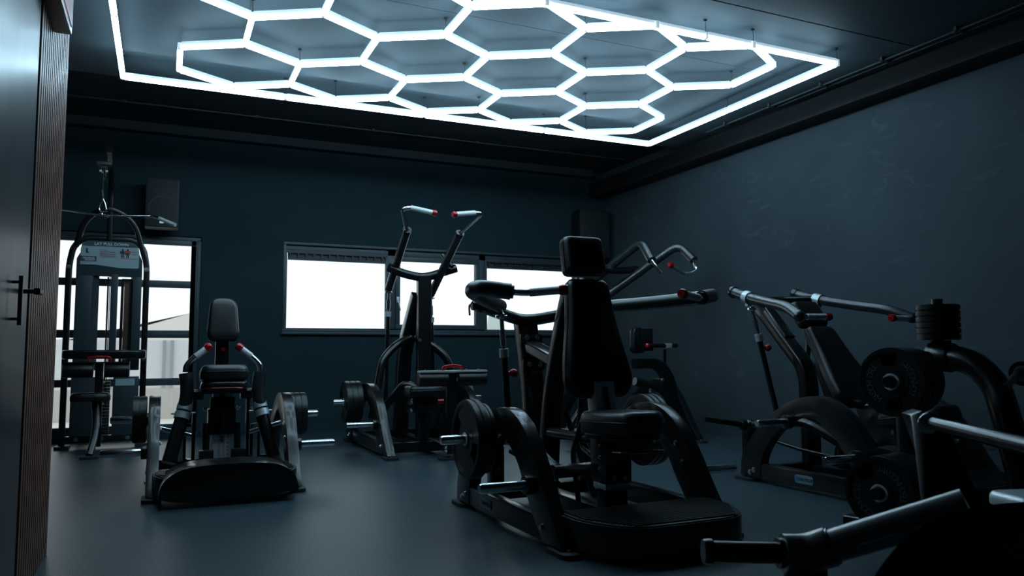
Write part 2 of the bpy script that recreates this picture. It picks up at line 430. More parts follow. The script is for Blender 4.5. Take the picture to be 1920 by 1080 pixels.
for hx, hz in ((2.52, 1.50), (3.62, 1.52)):
    b = MB().box((hx, FY-.03, hz), (.03, .02, .07)).tube([(hx, FY-.045, hz+.01), (hx+.01, FY-.06, hz-.06), (hx+.025, FY-.05, hz-.13)], .008, 8, .02)
    b.build('window_handle', 'steel', wfo, bevel=.002)
struct('trim_6', MB().bx(WX0-.015, WX1+.015, WY-.045, WY+.06, WZ0-.028, WZ0), 'frame', bevel=.004)

# french window left
b = MB(); rectframe(b, FX0, FX1, FZ0, FZ1, .045, WY+.03, WY+.13)
b.bx(FX1-.10, FX1-.05, FY, FY+.06, FZ0, FZ1-.04)
f2 = struct('door_2', b, 'frame', bevel=.003)
b = MB(); rectframe(b, FX0+.045, FX1-.045, FZ0+.03, FZ1-.04, .055, FY, FY+.05)
zs = [(1.57, 1.645), (1.04, 1.12), (.545, .62)]
for z0, z1 in zs: b.bx(FX0+.1, FX1-.1, FY+.005, FY+.045, z0, z1)
b.bx(-.78, -.66, FY+.005, FY+.045, FZ0+.03, FZ1-.05)
b.build('glazing_bar', 'frame', f2, bevel=.003)
MB().bx(FX0+.09, FX1-.09, FY+.02, FY+.024, FZ0+.08, FZ1-.09).build('pane', 'tinted', f2, flat=True)
struct('baseboard_back', MB().bx(FX1+.03, RX, WY-.012, WY, 0, .06), 'wall')

# outside
struct('ground_outside', MB().bx(-12, 16, WY+.28, 40, -.25, -.12), 'paving', flat=True)
t = thing('building', 'pale building with a low gable seen through the glass door', 'building', (0, 19, -.12))
MB().prism([(-7, 19, -.12), (1.1, 19, -.12), (1.1, 19, A(362, 586, Y=19).z+.15), A(358, 587, Y=19), A(272, 611, Y=19), (-7, 19, A(272, 611, Y=19).z-1.2)], (0, 5, 0)).build('wall', 'render_wall', t, t)
t = thing('garden_screen', 'white boarded screen with grey posts outside the glass door', 'fence', (-.5, 13, -.12))
MB().bx(-5, 1.2, 13, 13.08, .35, 1.08).build('board_panel', 'cladding', t, t)
MB().bx(-5, 1.2, 12.98, 13.1, -.12, .35).build('plinth', 'render_wall', t, t)
for x in (-3.2, -2.2, -1.9, -1.0, -.72, .0, .11, .52):
    MB().bx(x, x+.05, 12.97, 13.0, .35, 1.08).build('post', 'greybrick', t, t)
t = thing('conifer_tree', 'small distant conifer seen through right window pane', 'tree', (7.95, 18.5, -.12))
MB().lathe([(0, 2.35), (.14, 2.2), (.22, 1.8), (.26, 1.2), (.22, .3), (.05, 0), (0, 0)], (7.95, 18.5, -.1), (0, 0, 1), 16).build('crown', 'leaf', t, t)

# ------------------------------------------------------------------ ceiling lamp: hexagons inside a rectangle
S = .465; HW = S*math.sqrt(3); LXo, LYo, LZ = .452, 5.865, 2.11+CAM_H
lamp = thing('hexagon_ceiling_light', 'glowing honeycomb of white light tubes in a bright rectangular frame under the ceiling', 'ceiling light', (2.08, 5.2, LZ))
def LP(X, Y): return V(LXo + S*X, LYo - S*Y, LZ)
edges = set(); w3 = math.sqrt(3)
def rk(p): return (round(p[0], 3), round(p[1], 3))
for j, ni in ((0, 5), (1, 4), (2, 5)):
    for i in range(ni):
        cx, cy = w3*(i + (.5 if j % 2 else 0)), 1.5*j
        vs = [rk((cx+math.sin(PI/3*k), cy+math.cos(PI/3*k))) for k in range(6)]
        for k in range(6): edges.add(tuple(sorted((vs[k], vs[(k+1) % 6]))))
nodes = set()
tube_me = {}
def light_tube(a, b):
    d = b-a; L = d.length-.03; c = (a+b)/2; key = round(L, 3)
    ang = math.atan2(d.y, d.x)
    if key not in tube_me:
        o1 = MB().cyl((-L/2, 0, 0), (L/2, 0, 0), .019, 12).build('light_tube', M['motor'], None)
        o2 = MB().bx(-L/2, L/2, -.013, .013, .012, .036).build('backing', 'backing', None)
        tube_me[key] = (o1.data, o2.data); bpy.data.objects.remove(o1); bpy.data.objects.remove(o2)
    o = bpy.data.objects.new('light_tube', tube_me[key][0]); COL.objects.link(o); o.parent = lamp
    o.location = c-lamp.location; o.rotation_euler = (0, 0, ang)
    k = bpy.data.objects.new('backing', tube_me[key][1]); COL.objects.link(k); k.parent = o
for a, b_ in sorted(edges):
    A_, B_ = LP(*a), LP(*b_); light_tube(A_, B_); nodes.add(a); nodes.add(b_)
fr = [LP(-1.70, -1.22), LP(8.66, -1.22), LP(8.66, 3.97), LP(-1.70, 3.97)]
# corners listed as far-left, far-right, near-right, near-left; split in straight lengths
fr_nodes = []
for i, k in ((0, 4), (1, 2), (2, 4), (3, 2)):
    a, b_ = fr[i], fr[(i+1) % 4]
    for j in range(k):
        light_tube(a.lerp(b_, j/k), a.lerp(b_, (j+1)/k)); fr_nodes.append(a.lerp(b_, j/k))
cm = MB().cyl((0, 0, -.014), (0, 0, .03), .019, 10).build('tube_connector', 'clip', None); cmd = cm.data; bpy.data.objects.remove(cm)
for p in [LP(*q) for q in sorted(nodes)] + fr_nodes:
    o = bpy.data.objects.new('tube_connector', cmd); COL.objects.link(o); o.parent = lamp; o.location = p-lamp.location
for k, p in enumerate([LP(*q) for q in sorted(nodes)][::3] + fr_nodes):
    ztop = CZ1 if p.y < STEP_Y else CZ1+.05
    b = MB().tube([p+V(0, 0, .03), (p.x+.004, p.y, (p.z+ztop)/2), (p.x, p.y, ztop-.004)], .0018, 6, 0)
    b.cyl((p.x, p.y, ztop-.012), (p.x, p.y, ztop), .012, 10)
    b.build('hanging_wire', 'wire', lamp, lamp)

# ------------------------------------------------------------------ shared machine pieces
def bolt(b, c, n, r=.011, h=.010):
    b.bolts.append((Vector(c), Vector(n).normalized(), r, h))
ARC_O = smooth_curve([(-.06, .03), (.07, .20), (.17, .35), (.27, .475), (.38, .555), (.50, .595), (.64, .590), (.78, .545), (.94, .455), (1.07, .35), (1.17, .24), (1.22, .15), (1.235, .03)], 4)
ARC_I = smooth_curve([(.13, .03), (.23, .13), (.315, .235), (.38, .33), (.46, .40), (.54, .445), (.64, .465), (.73, .445), (.83, .385), (.92, .31), (.99, .225), (1.03, .14), (1.045, .03)], 4)
def base(t, cx, y0, hw=.47, dl=0., horns=('ll', 'lr', 'ul', 'ur'), plat=True, ribs=True, badge=False, uy=.77, wid=.07, uo=.24):
    """side arches, rails, feet, horns and footplate; dl stretches it to the rear"""
    fy = lambda y: y0 + y*(1+dl)
    for sx in (-1, 1):
        xo = cx + sx*hw
        O = [(xo, fy(y), z) for y, z in ARC_O]; I = [(xo, fy(y), z) for y, z in ARC_I]
        MB().band(O, I, (-sx*wid, 0, 0)).build('side_arch', 'paint', t, t, bevel=.006)
        xr = cx + sx*(hw-.035)
        MB().bx(xr-.03, xr+.03, fy(.10), fy(1.16), .025, .13).build('side_rail', 'paint', t, t, bevel=.008)
        for yy in (-.02, 1.20):
            out = round2([(xr-.055, fy(yy)-.10), (xr+.055, fy(yy)-.10), (xr+.055, fy(yy)+.10), (xr-.055, fy(yy)+.10)], .05)
            MB().prism([(p.x, p.y, 0) for p in out], (0, 0, .022)).build('foot', 'rubber_foot', t, t, bevel=.004)
        bb = MB()
        for yy, zz in ((.13, .09), (1.10, .08), (1.14, .06)): bolt(bb, (xo, fy(yy), zz), (sx, 0, 0), .012)
        bolt(bb, (xo-sx*wid, fy(.30), .40), (-sx, 0, 0)); bolt(bb, (xo-sx*wid, fy(.25), .31), (-sx, 0, 0))
        bolt(bb, (xr, fy(-.06), .022), (0, 0, 1), .008); bolt(bb, (xr, fy(1.26), .022), (0, 0, 1), .008)
        bolt(bb, (xr-sx*.012, fy(.155), .13), (0, 0, 1), .011); bolt(bb, (xr-sx*.06, fy(.155), .115), (0, 0, 1), .011)
        bb.build('bolt', 'bolt', t, t)
        for key, yy, zz, ln in (('l', .24, .262, .24), ('u', uy, .425, uo)):
            if key + ('l' if sx < 0 else 'r') in horns:
                hr = MB().cyl((xo-sx*.01, fy(yy), zz), (xo+sx*.035, fy(yy), zz), .045, 24)
                ho = hr.build('horn_collar', 'paint', t, t, bevel=.005)
                MB().lathe([(0, 0), (.0245, 0), (.0245, ln-.01), (.020, ln), (0, ln)], (xo+sx*.02, fy(yy), zz), (sx, 0, 0), 24).build('plate_horn', 'chrome', t, t)
    MB().bx(cx-hw+.06, cx+hw-.06, fy(.10)-.03, fy(.10)+.03, .03, .115).build('cross_rail', 'paint', t, t, bevel=.006)
    MB().bx(cx-hw+.06, cx+hw-.06, fy(1.12)-.03, fy(1.12)+.03, .03, .10).build('cross_rail', 'paint', t, t, bevel=.006)
    MB().bx(cx-.045, cx+.045, fy(.10), fy(1.16), .03, .10).build('spine_rail', 'paint', t, t, bevel=.006)
    if plat:
        ol = [(cx-.42, y0+.08), (cx-.42, y0-.10), (cx-.30, y0-.34), (cx+.30, y0-.34), (cx+.42, y0-.10), (cx+.42, y0+.08)]
        ro = round2(ol, [.05, .14, .16, .16, .14, .05], 8)
        MB().prism([(p.x, p.y, .03) for p in ro], (0, 0, .125)).build('platform', 'paint', t, t, bevel=.012)
        c = Vector((cx, y0-.12)); ri = [c+(p-c)*.965 for p in ro]
        b = MB().prism([(p.x, p.y, .155) for p in ri], (0, 0, .006)); plo = b.build('tread_plate', 'rubber', t, t, bevel=.002)
        b = MB(); yy = y0-.31
        while yy < y0+.06:
            e = .35 if yy < y0-.28 else (.30+.10*min(1, (yy-(y0-.31))/.2))
            e = .25+.14*min(1., (yy-(y0-.33))/.22)
            b.bx(cx-e, cx+e, yy, yy+.009, .160, .167); yy += .0215
        b.build('tread_rib', 'rubber', plo, t)
    if badge:
        y1 = fy(badge); xo = cx-hw-.001
        xo = cx-(hw-.035)-.03
        o2 = round2([(y1-.075, .052), (y1+.075, .052), (y1+.075, .104), (y1-.075, .104)], .02)
        bo = MB().prism([(xo-.001, p.x, p.y) for p in o2], (-.003, 0, 0)).build('badge', 'badge', t, t)
        text_bm('NAUTILUS', .024, .0006, frame_mat((xo-.0046, y1-.015, .077), (0, -1, 0), (-1, 0, 0)), b := MB(), bold=.0008)
        b.build('lettering', 'ink', bo, t)
        b = MB().lathe([(0, .0), (.017, 0), (.017, .001), (0, .001)], (xo-.0042, y1+.052, .079), (-1, 0, 0), 20)
        b.build('emblem', 'badge_blue', bo, t)

def rod(t, a, b, knob=None, kdir=(1, 0, 0)):
    a, b = Vector(a), Vector(b); d = (b-a).normalized(); L = (b-a).length
    s = min(.20, L*.4)
    j = MB().cyl(a-d*.0, a+d*s, .012, 14).cyl(a+d*.08, a+d*.17, .018, 14).sphere(a, .022, 16).cyl(a+V(-.035, 0, -.005), a+V(.035, 0, -.005), .009, 10)
    j.build('rod_end', 'chrome', t, t)
    r = MB().cyl(a+d*s, b, .019, 18)
    r.build('push_rod', 'paint', t, t)
    c = MB().lathe([(.017, 0), (.027, 0), (.027, .05), (.017, .05)], a+d*(s-.01), d, 20, True); c.build('rod_clamp', 'steel', t, t)
    if knob is not None:
        k = a+d*knob; kd = Vector(kdir).normalized()
        MB().cyl(k+kd*.012, k+kd*.035, .012, 14).sphere(k+kd*.048, .026, 20).build('red_knob', 'red', t, t, label='glossy red ball knob')

def grip(t, a, b, elbow=None, r=.016):
    """chrome handle: elbow, knurled sleeve, red end cap; a -> b ends at the cap"""
    a, b = Vector(a), Vector(b); d = (b-a).normalized()
    pts = [Vector(p) for p in (elbow or [])] + [a, b]
    MB().tube(pts, r*.93, 16, .07).build('handle', 'chrome', t, t)
    MB().cyl(a+d*.02, b-d*.03, r*1.12, 20).build('grip_sleeve', 'knurl', t, t)
    MB().lathe([(0, -.035), (r*1.25, -.035), (r*1.45, -.02), (r*1.45, .0), (r*1.2, .008), (.006, .008), (.005, .002), (0, .002)], b, d, 20).build('end_cap', 'red', t, t, label='red anodised end cap')

def mirx(pts, cx): return [V(2*cx-p[0], p[1], p[2]) for p in pts]

# polar weight plate ------------------------------------------------
def plate_mesh(R, th, open_grips=True, seg=72, hub=.026):
    bands = [hub, .050, R*.48, R*.62, R*.84, R*.90, R-.006, R-.0025, R]
    hts = [th*.50, th*.36, th*.30, th*.30, th*.42, th*.5, th*.45, th*.36]
    b = bmesh.new()
    def solid(bi, k):
        if not open_grips or bi not in (2, 3): return True
        a = (k+.5)/seg*360
        return not (68 < a < 112 or 248 < a < 292)
    def vv(r, k, z):
        a = 2*PI*k/seg; return b.verts.new((r*math.cos(a), r*math.sin(a), z))
    n = len(hts)
    for bi in range(n):
        r0, r1, h = bands[bi], bands[bi+1], hts[bi]
        for k in range(seg):
            if not solid(bi, k): continue
            for sg in (1, -1):
                q = [vv(r0, k, sg*h), vv(r1, k, sg*h), vv(r1, k+1, sg*h), vv(r0, k+1, sg*h)]
                b.faces.new(q if sg > 0 else q[::-1])
            # radial walls
            for side, kk in ((-1, k), (1, k+1)):
                if not solid(bi, (k+side) % seg):
                    b.faces.new([vv(r0, kk, -h), vv(r1, kk, -h), vv(r1, kk, h), vv(r0, kk, h)])
            for rr, other in ((r0, bi-1), (r1, bi+1)):
                ho = hts[other] if 0 <= other < n and solid(other, k) else 0
                if ho < h:
                    segs = [(-h, h)] if ho == 0 else [(ho, h), (-h, -ho)]
                    for z0, z1 in segs: b.faces.new([vv(rr, k, z0), vv(rr, k+1, z0), vv(rr, k+1, z1), vv(rr, k, z1)])
    bmesh.ops.remove_doubles(b, verts=b.verts, dist=1e-5)
    bmesh.ops.recalc_face_normals(b, faces=b.faces)
    me = bpy.data.meshes.new('weight_plate'); b.to_mesh(me); b.free()
    for p in me.polygons: p.use_smooth = True
    me.set_sharp_from_angle(angle=math.radians(35)); me.materials.append(M['rubber']); return me
_proto = {}
def plate_proto(R, th, lettered=False):
    key = (R, th, lettered)
    if key in _proto: return _proto[key]
    o = bpy.data.objects.new('weight_plate', plate_mesh(R, th))
    ring = MB().lathe([(.026, -th*.5), (.036, -th*.5), (.038, -th*.47), (.038, th*.47), (.036, th*.52), (.027, th*.52)], (0, 0, 0), (0, 0, 1), 36, True)
    rg = ring.build('hub_ring', 'column', o)
    kids = [rg]
    if lettered:
        word = 'TECHNOGYM'
        for base_a in (0, 180):
            b = MB()
            for i, ch in enumerate(word):
                a = math.radians(base_a + (i-4)*11.5)
                rr = R*.66
                # letters read along the rim
                p = V(rr*math.cos(a), rr*math.sin(a), th*.30+.0012)
                text_bm(ch, R*.25, .0012, Matrix.Translation(p) @ Matrix.Rotation(a+PI/2, 4, 'Z'), b)
            lt = b.build('lettering', 'letters', o); kids.append(lt)
    _proto[key] = o; return o
_used = set()
def place_plate(R, th, c, axis, label, group, spin=0., lettered=False):
    pr = plate_proto(R, th, lettered)
    if (R, th, lettered) not in _used:
        _used.add((R, th, lettered)); COL.objects.link(pr); o = pr
    else: o = copy_tree(pr)
    q = V(0, 0, 1).rotation_difference(Vector(axis).normalized())
    o.rotation_mode = 'QUATERNION'; o.rotation_quaternion = q @ Quaternion((0, 0, 1), spin)
    o.location = c
    tag(o, label, 'weight plate', group); return o
def stack(cx0, y, z, sx, items, where, group):
    """plates pushed on a horn; items from the arch outwards: (R, th)"""
    x = cx0; n = len(items)
    names = {1: ['only'], 2: ['inner', 'outer'], 3: ['inner', 'middle', 'outer'], 4: ['innermost', 'second', 'third', 'outermost']}[n]
    for (R, th), nm in zip(items, names):
        x += sx*th/2
        place_plate(R, th, (x, y, z-.0), (sx, 0, 0), f'{nm} black rubber plate on {where}', group, random.uniform(-.5, .5))
        x += sx*(th/2+.0015)

def cushion_part(t, name, outline, th, mw, m='vinyl', soft=.03, pipe=True):
    o = MB().cushion(outline, th, mw, soft).build(name, m, t, t)
    if pipe:
        P = [mw @ V(p[0], p[1], th*.52) for p in outline]; b = MB()
        n = len(P); c = sum(P, V(0, 0, 0))/n
        P = [c+(p-c)*1.003 for p in P]
        b.tube(P+[P[0]], .0028, 6, 0, caps=False).build('piping', 'piping', o, t)
    return o

# ------------------------------------------------------------------ machine C: shoulder press in the middle
def leverage_top(t, cx, y0, Z, kind):
    pass
cx = 2.05; y0 = 3.03
C = thing('shoulder_press_machine', 'large black plate-loaded press machine with tall upright backrest in the middle of the room', 'exercise machine', (cx, 3.6, 0))
base(C, cx, y0, badge=.80, horns=('ll', 'lr', 'ul', 'ur'))
MB().tube([(cx, 4.02, .08), (cx, 3.96, .62), (cx, 3.80, 1.02), (cx, 3.70, 1.22)], 0, sect=(.075, .11, .02), up=(1, 0, 0), fil=.2).build('rear_column', 'paint', C, C)
MB().tube([(cx, 4.17, .08), (cx, 4.20, .62), (cx, 4.31, 1.07)], 0, sect=(.13, .09, .015), up=(0, 1, 0), fil=.15).build('upright', 'paint', C, C)
MB().tube([(cx, 4.26, .92), (cx, 3.86, .82)], 0, sect=(.10, .07, .015), up=(0, 0, 1)).build('brace', 'paint', C, C)
MB().box((cx, 4.225, .955), (.145, .02, .06)).build('bolt_plate', 'paint', C, C, bevel=.004); MB().box((cx, 4.19, .80), (.145, .02, .06)).build('bolt_plate', 'paint', C, C, bevel=.004)
b = MB()
for zz, yy in ((.965, 4.213), (.805, 4.178)):
    for dx in (-.035, .035): bolt(b, (cx+dx, yy, zz), (0, -1, 0), .012)
b.build('bolt', 'bolt', C, C)
zL = A(905, 578, Y=4.1).z; zC = A(990, 600, Y=4.3).z
yk = [V(cx-.40, 4.06, zL+.01), V(cx-.20, 4.22, zC+.03), V(cx, 4.31, zC-.01), V(cx+.20, 4.22, zC+.03), V(cx+.40, 4.06, zL+.01)]
MB().tube(yk, .036, 20, .12).build('yoke', 'paint', C, C)
ap = [A(938, 574, Y=4.02), A(908, 561, Y=3.72), A(884, 545, Y=3.46), A(896, 539, Y=3.36), A(958, 547, Y=3.29)]
for s in (0, 1):
    P = ap if s == 0 else mirx(ap, cx)
    P2 = [P[0], P[1], P[2], P[3], P[4]]
    MB().tube(P2, .039, 22, .11).build('press_arm', 'grip_pad', C, C)
    g0, g1 = A(985, 549, Y=3.24), A(1062, 543, Y=3.16)
    if s: g0, g1 = mirx([g0, g1], cx)
    MB().cyl(P[4]-(P[4]-P[3]).normalized()*.004, P[4]+(P[4]-P[3]).normalized()*.014, .032, 20).build('arm_collar', 'paint', C, C, bevel=.003)
    grip(C, g0, g1, [P[4]], .0175)
    sg = -1 if s == 0 else 1
    # bracket and catch at the yoke end
    q = yk[0] if s == 0 else yk[-1]
    MB().box(q+V(sg*.005, -.01, -.0), (.05, .07, .06)).cyl(q+V(sg*.03, 0, 0), q+V(sg*.055, 0, 0), .026).build('arm_bracket', 'paint', C, C, bevel=.006)
    MB().tube([q+V(sg*.05, 0, .03), q+V(sg*.075, -.01, 0), q+V(sg*.075, -.02, -.055)], .006, 8, .02).cyl(q+V(sg*.03, 0, .03), q+V(-sg*.04, -.01, .025), .009).build('catch_pin', 'chrome', C, C)
    a = A(940, 592, Y=4.02); bb = A(957, 830, Y=4.05)
    if s: a, bb = mirx([a, bb], cx)
    rod(C, a, bb, .33, (sg*-1, -.35, 0))
    # pivot stand, hub, lever
    h = V(cx+sg*.29, 4.10, .375)
    MB().bx(h.x-.04, h.x+.04, 4.07, 4.14, .10, .34).build('pivot_stand', 'paint', C, C, bevel=.006)
    MB().box((h.x, 4.064, .21), (.045, .004, .05)).build('warning_label', 'ink', C, C)
    MB().prism([(h.x-.006, 4.060, .214), (h.x+.010, 4.060, .214), (h.x+.002, 4.060, .230)], (0, -.003, 0)).build('warning_triangle', 'yellow', C, C)
    MB().sphere(h, .058, 24, (1, 1, .85)).build('pivot_hub', 'paint', C, C)
    MB().cyl(h+V(-sg*.03, -.01, 0), h+V(-sg*.13, -.04, -.005), .030, 20).cyl(h+V(sg*.05, 0, 0), h+V(sg*.075, 0, 0), .016).build('pivot_shaft', 'steel', C, C)
    lev = [h+V(-sg*.10, -.03, .01), V(cx+sg*.21, 3.90, .40), V(cx+sg*.15, 3.66, .27), V(cx+sg*.15, 3.58, .255)]
    MB().tube(lev, .034, 18, .09).build('lever_arm', 'paint', C, C)
    MB().tube([h+V(-sg*.06, -.07, -.06), V(cx+sg*.20, 3.80, .27), V(cx+sg*.17, 3.56, .20)], .013, 12, .05).build('link_bar', 'paint', C, C)
    # outer lever that carries the upper horn
    MB().tube([h+V(sg*.04, -.02, 0), V(cx+sg*.41, 3.85, .42)], .026, 16, 0).build('horn_lever', 'paint', C, C)
MB().cyl((cx-.20, 3.57, .262), (cx+.20, 3.57, .262), .036, 22).build('cross_tube', 'paint', C, C, bevel=.004)
MB().cyl((cx-.02, 3.94, .42), (cx+.0, 3.45, .43), .030, 18).build('seat_tube', 'paint', C, C)
# seat column
MB().bx(cx-.062, cx+.062, 3.27, 3.37, .06, .30).build('seat_post', 'paint', C, C, bevel=.01)
MB().bx(cx-.072, cx+.072, 3.26, 3.38, .205, .235).build('post_collar', 'steel', C, C, bevel=.005)
MB().bx(cx-.075, cx+.075, 3.25, 3.40, .235, .50).build('seat_carriage', 'paint', C, C, bevel=.012)
b = MB()
for i in range(5): bolt(b, (cx-.076, 3.30, .25+i*.055), (-1, 0, 0), .007)
for dx in (-.03, .03): bolt(b, (cx+dx, 3.249, .262), (0, -1, 0), .009)
b.build('bolt', 'bolt', C, C)
MB().tube([(cx, 3.345, .2), (cx, 3.42, .72)], 0, sect=(.125, .085, .014), up=(0, 1, 0)).build('chrome_column', 'column', C, C)
MB().tube([(cx, 3.300, .46), (cx, 3.374, .70)], 0, sect=(.028, .004, .001), up=(0, 1, 0)).build('scale_strip', 'shroud', C, C)
so = round2([(-.14, .20), (-.145, 0), (-.12, -.19), (-.07, -.235), (.07, -.235), (.12, -.19), (.145, 0), (.14, .20)], [.06, .1, .08, .05, .05, .08, .1, .06])
mw = frame_mat((cx, 3.215, .485), (1, 0, 0), (0, .05, 1))
cushion_part(C, 'seat', so, .105, mw, 'vinyl_soft', .035)
MB().cushion([(p.x*.9, p.y*.9) for p in so], .03, frame_mat((cx, 3.215, .458), (1, 0, 0), (0, .05, 1)), .01).build('seat_pan', 'paint', C, C)
MB().tube([(cx-.09, 3.16, .40), (cx-.11, 3.02, .415), (cx+.11, 3.0, .415), (cx+.13, 3.14, .40)], .006, 8, .05).build('release_lever', 'redline', C, C, label='dark red seat release lever')
# backrest and headrest
bo = round2([(-.115, .63), (-.135, .42), (-.185, .18), (-.195, .06), (-.14, 0), (.14, 0), (.195, .06), (.185, .18), (.135, .42), (.115, .63)], [.04, .2, .2, .08, .06, .06, .08, .2, .2, .04], 6)
d = (V(cx, 3.57, 1.53)-V(cx, 3.37, .66)).normalized(); nrm = V(0, -d.z, d.y)
org = V(cx, 3.37, .655) - nrm*.085
mw = frame_mat(org, (1, 0, 0), nrm)
cushion_part(C, 'backrest', bo, .085, mw, 'vinyl', .028)
ho = round2([(-.115, .215), (-.12, 0), (.12, 0), (.115, .215)], .035)
org2 = org + d*.655
cushion_part(C, 'headrest', ho, .095, frame_mat(org2+nrm*.0, (1, 0, 0), nrm), 'vinyl', .028)
MB().box(org+d*.34-nrm*.02, (.12, .04, .62), Matrix.Rotation(math.atan2(-d.y, d.z), 3, 'X')).build('back_plate', 'paint', C, C, bevel=.006)
mo = MB().tube([(cx-.055, 3.56, .10), (cx-.055, 3.62, .35), (cx-.02, 3.55, .55)], .014, 12, .05).tube([(cx+.06, 3.60, .12), (cx-.03, 3.74, .55)], .016, 12)
mo.build('damper', 'paint', C, C)
stack(cx-.485, y0+.77, .425, -1, [(.182, .020), (.182, .020), (.205, .034), (.205, .034)], 'left horn of the middle press machine', 'plates on the middle machine')
stack(cx+.485, y0+.77, .425, 1, [(.205, .034), (.205, .034), (.205, .034)], 'right horn of the middle press machine', 'plates on the middle machine')

# ------------------------------------------------------------------ machine R: incline press on the right
cx = 4.12; y0 = 3.0
Rm = thing('incline_press_machine', 'black plate-loaded incline press with sloping backrest and logo badge by the right wall', 'exercise machine', (cx, 3.7, 0))
base(Rm, cx, y0, badge=.66, horns=('ll', 'lr', 'ul', 'ur'))
MB().tube([A(1400, 575, X=cx), A(1438, 590, X=cx), A(1512, 690, X=cx), V(cx, 4.05, .60), V(cx, 4.05, .08)][1:], 0, sect=(.085, .12, .02), up=(1, 0, 0), fil=.14).build('upright', 'paint', Rm, Rm)
p0 = A(1425, 568, X=cx); p1 = A(1440, 592, X=cx)
MB().tube([V(cx, 4.50, 1.22), V(cx, 4.24, .95)], 0, sect=(.105, .10, .02), up=(1, 0, 0)).build('upright_sleeve', 'paint', Rm, Rm, bevel=.003)
MB().tube([(cx, 3.78, .08), (cx, 3.80, .62), (cx, 3.86, .72)], 0, sect=(.05, .05, .01), up=(1, 0, 0)).build('rear_column', 'paint', Rm, Rm)
la = [A(1374, 547, Y=4.46), A(1403, 558, Y=4.26), A(1446, 569, Y=3.96), A(1476, 575, Y=3.76), A(1498, 592, Y=3.61)]
for s in (0, 1):
    P = la if s == 0 else mirx(la, cx)
    sg = -1 if s == 0 else 1
    MB().tube(P, .036, 20, .10).build('press_arm', 'grip_pad', Rm, Rm)
    MB().cyl(P[0]+(P[0]-P[1]).normalized()*.004, P[0]-(P[0]-P[1]).normalized()*.03, .043, 20).build('arm_cap', 'paint', Rm, Rm, bevel=.004)
    dd = (P[1]-P[0]).normalized()
    MB().lathe([(.036, -.03), (.046, -.03), (.046, .03), (.036, .03)], P[1], dd, 24, True).cyl(P[1]+V(-.02, 0, -.05), P[1]+V(.02, 0, -.05), .014).build('arm_clamp', 'steel', Rm, Rm)
    MB().sphere(P[4], .0365, 20).build('arm_end', 'grip_pad', Rm, Rm)
    g0, g1 = A(1508, 594, Y=3.605), A(1556, 594, Y=3.585)
    if s: g0, g1 = mirx([g0, g1], cx)
    grip(Rm, g0, g1, [P[4]-(P[4]-P[3]).normalized()*.01], .0175)
    a = A(1410, 578, Y=4.27); bb = A(1457, 775, Y=4.25)
    if s: a, bb = mirx([a, bb], cx)
    rod(Rm, a, bb, .29, (1, -.35, 0))
    h = V(cx+sg*.285, 4.34, .345)
    MB().bx(h.x-.04, h.x+.04, 4.31, 4.38, .04, .31).build('pivot_stand', 'paint', Rm, Rm, bevel=.006)
    MB().bx(h.x-.03, h.x+.03, 4.05, 4.34, .03, .09).build('stand_rail', 'paint', Rm, Rm, bevel=.006)
    MB().box((h.x, 4.306, .21), (.045, .004, .05)).build('warning_label', 'ink', Rm, Rm)
    MB().prism([(h.x-.008, 4.302, .224), (h.x+.010, 4.302, .224), (h.x+.001, 4.302, .242)], (0, -.003, 0)).build('warning_triangle', 'yellow', Rm, Rm)
    MB().sphere(h, .058, 24, (1, 1, .85)).build('pivot_hub', 'paint', Rm, Rm)
    lev = [h, V(cx+sg*.21, 3.90, .41), V(cx+sg*.14, 3.62, .27), V(cx+sg*.14, 3.54, .255)]
    MB().tube(lev, .034, 18, .09).build('lever_arm', 'paint', Rm, Rm)
    MB().tube([h+V(-sg*.03, -.07, -.07), V(cx+sg*.25, 3.86, .22), V(cx+sg*.15, 3.52, .18)], .013, 12, .05).build('link_bar', 'paint', Rm, Rm)
    MB().cyl(h, V(cx+sg*.63, 4.41, .40), .022, 18).cyl(h+V(sg*.03, .004, .004), h+V(sg*.07, .01, .01), .040, 24).build('lever_horn', 'paint', Rm, Rm)
yz = A(1462, 552, Y=4.42).z
MB().tube([V(cx-.33, 4.28, la[1].z-.0), V(cx-.10, 4.45, yz-.05), V(cx+.10, 4.45, yz-.05), V(cx+.33, 4.28, la[1].z)], .034, 18, .1).build('yoke', 'paint', Rm, Rm)
MB().cyl((cx-.19, 3.53, .262), (cx+.19, 3.53, .262), .036, 22).build('cross_tube', 'paint', Rm, Rm, bevel=.004)
d = (V(cx, 4.12, 1.27)-V(cx, 3.60, .56)).normalized(); nrm = V(0, -d.z, d.y)
org = V(cx, 3.56, .55) - nrm*.08
bo2 = [(p.x*.97, p.y*1.0) for p in bo]
cushion_part(Rm, 'backrest', bo2, .08, frame_mat(org, (1, 0, 0), nrm), 'vinyl', .028)
cushion_part(Rm, 'headrest', [(p.x, p.y*.95) for p in ho], .08, frame_mat(org+d*.645, (1, 0, 0), nrm), 'vinyl', .028)
MB().box(org+d*.35-nrm*.025, (.10, .05, .60), Matrix.Rotation(math.atan2(-d.y, d.z), 3, 'X')).build('back_plate', 'paint', Rm, Rm, bevel=.006)
MB().tube([(cx, 3.95, .80), (cx, 3.82, .45), (cx, 3.75, .1)], 0, sect=(.06, .06, .012), up=(1, 0, 0)).build('back_support', 'paint', Rm, Rm)
MB().prism([(cx-.05, y, z) for y, z in ((3.62, .52), (3.30, .56), (3.02, .38), (3.05, .30), (3.55, .28))], (.10, 0, 0)).build('seat_bracket', 'paint', Rm, Rm, bevel=.008)
b = MB()
for y, z in ((3.50, .47), (3.42, .43), (3.34, .38), (3.26, .33), (3.15, .31), (3.40, .52)): bolt(b, (cx-.051, y, z), (-1, 0, 0), .010)
b.build('bolt', 'bolt', Rm, Rm)
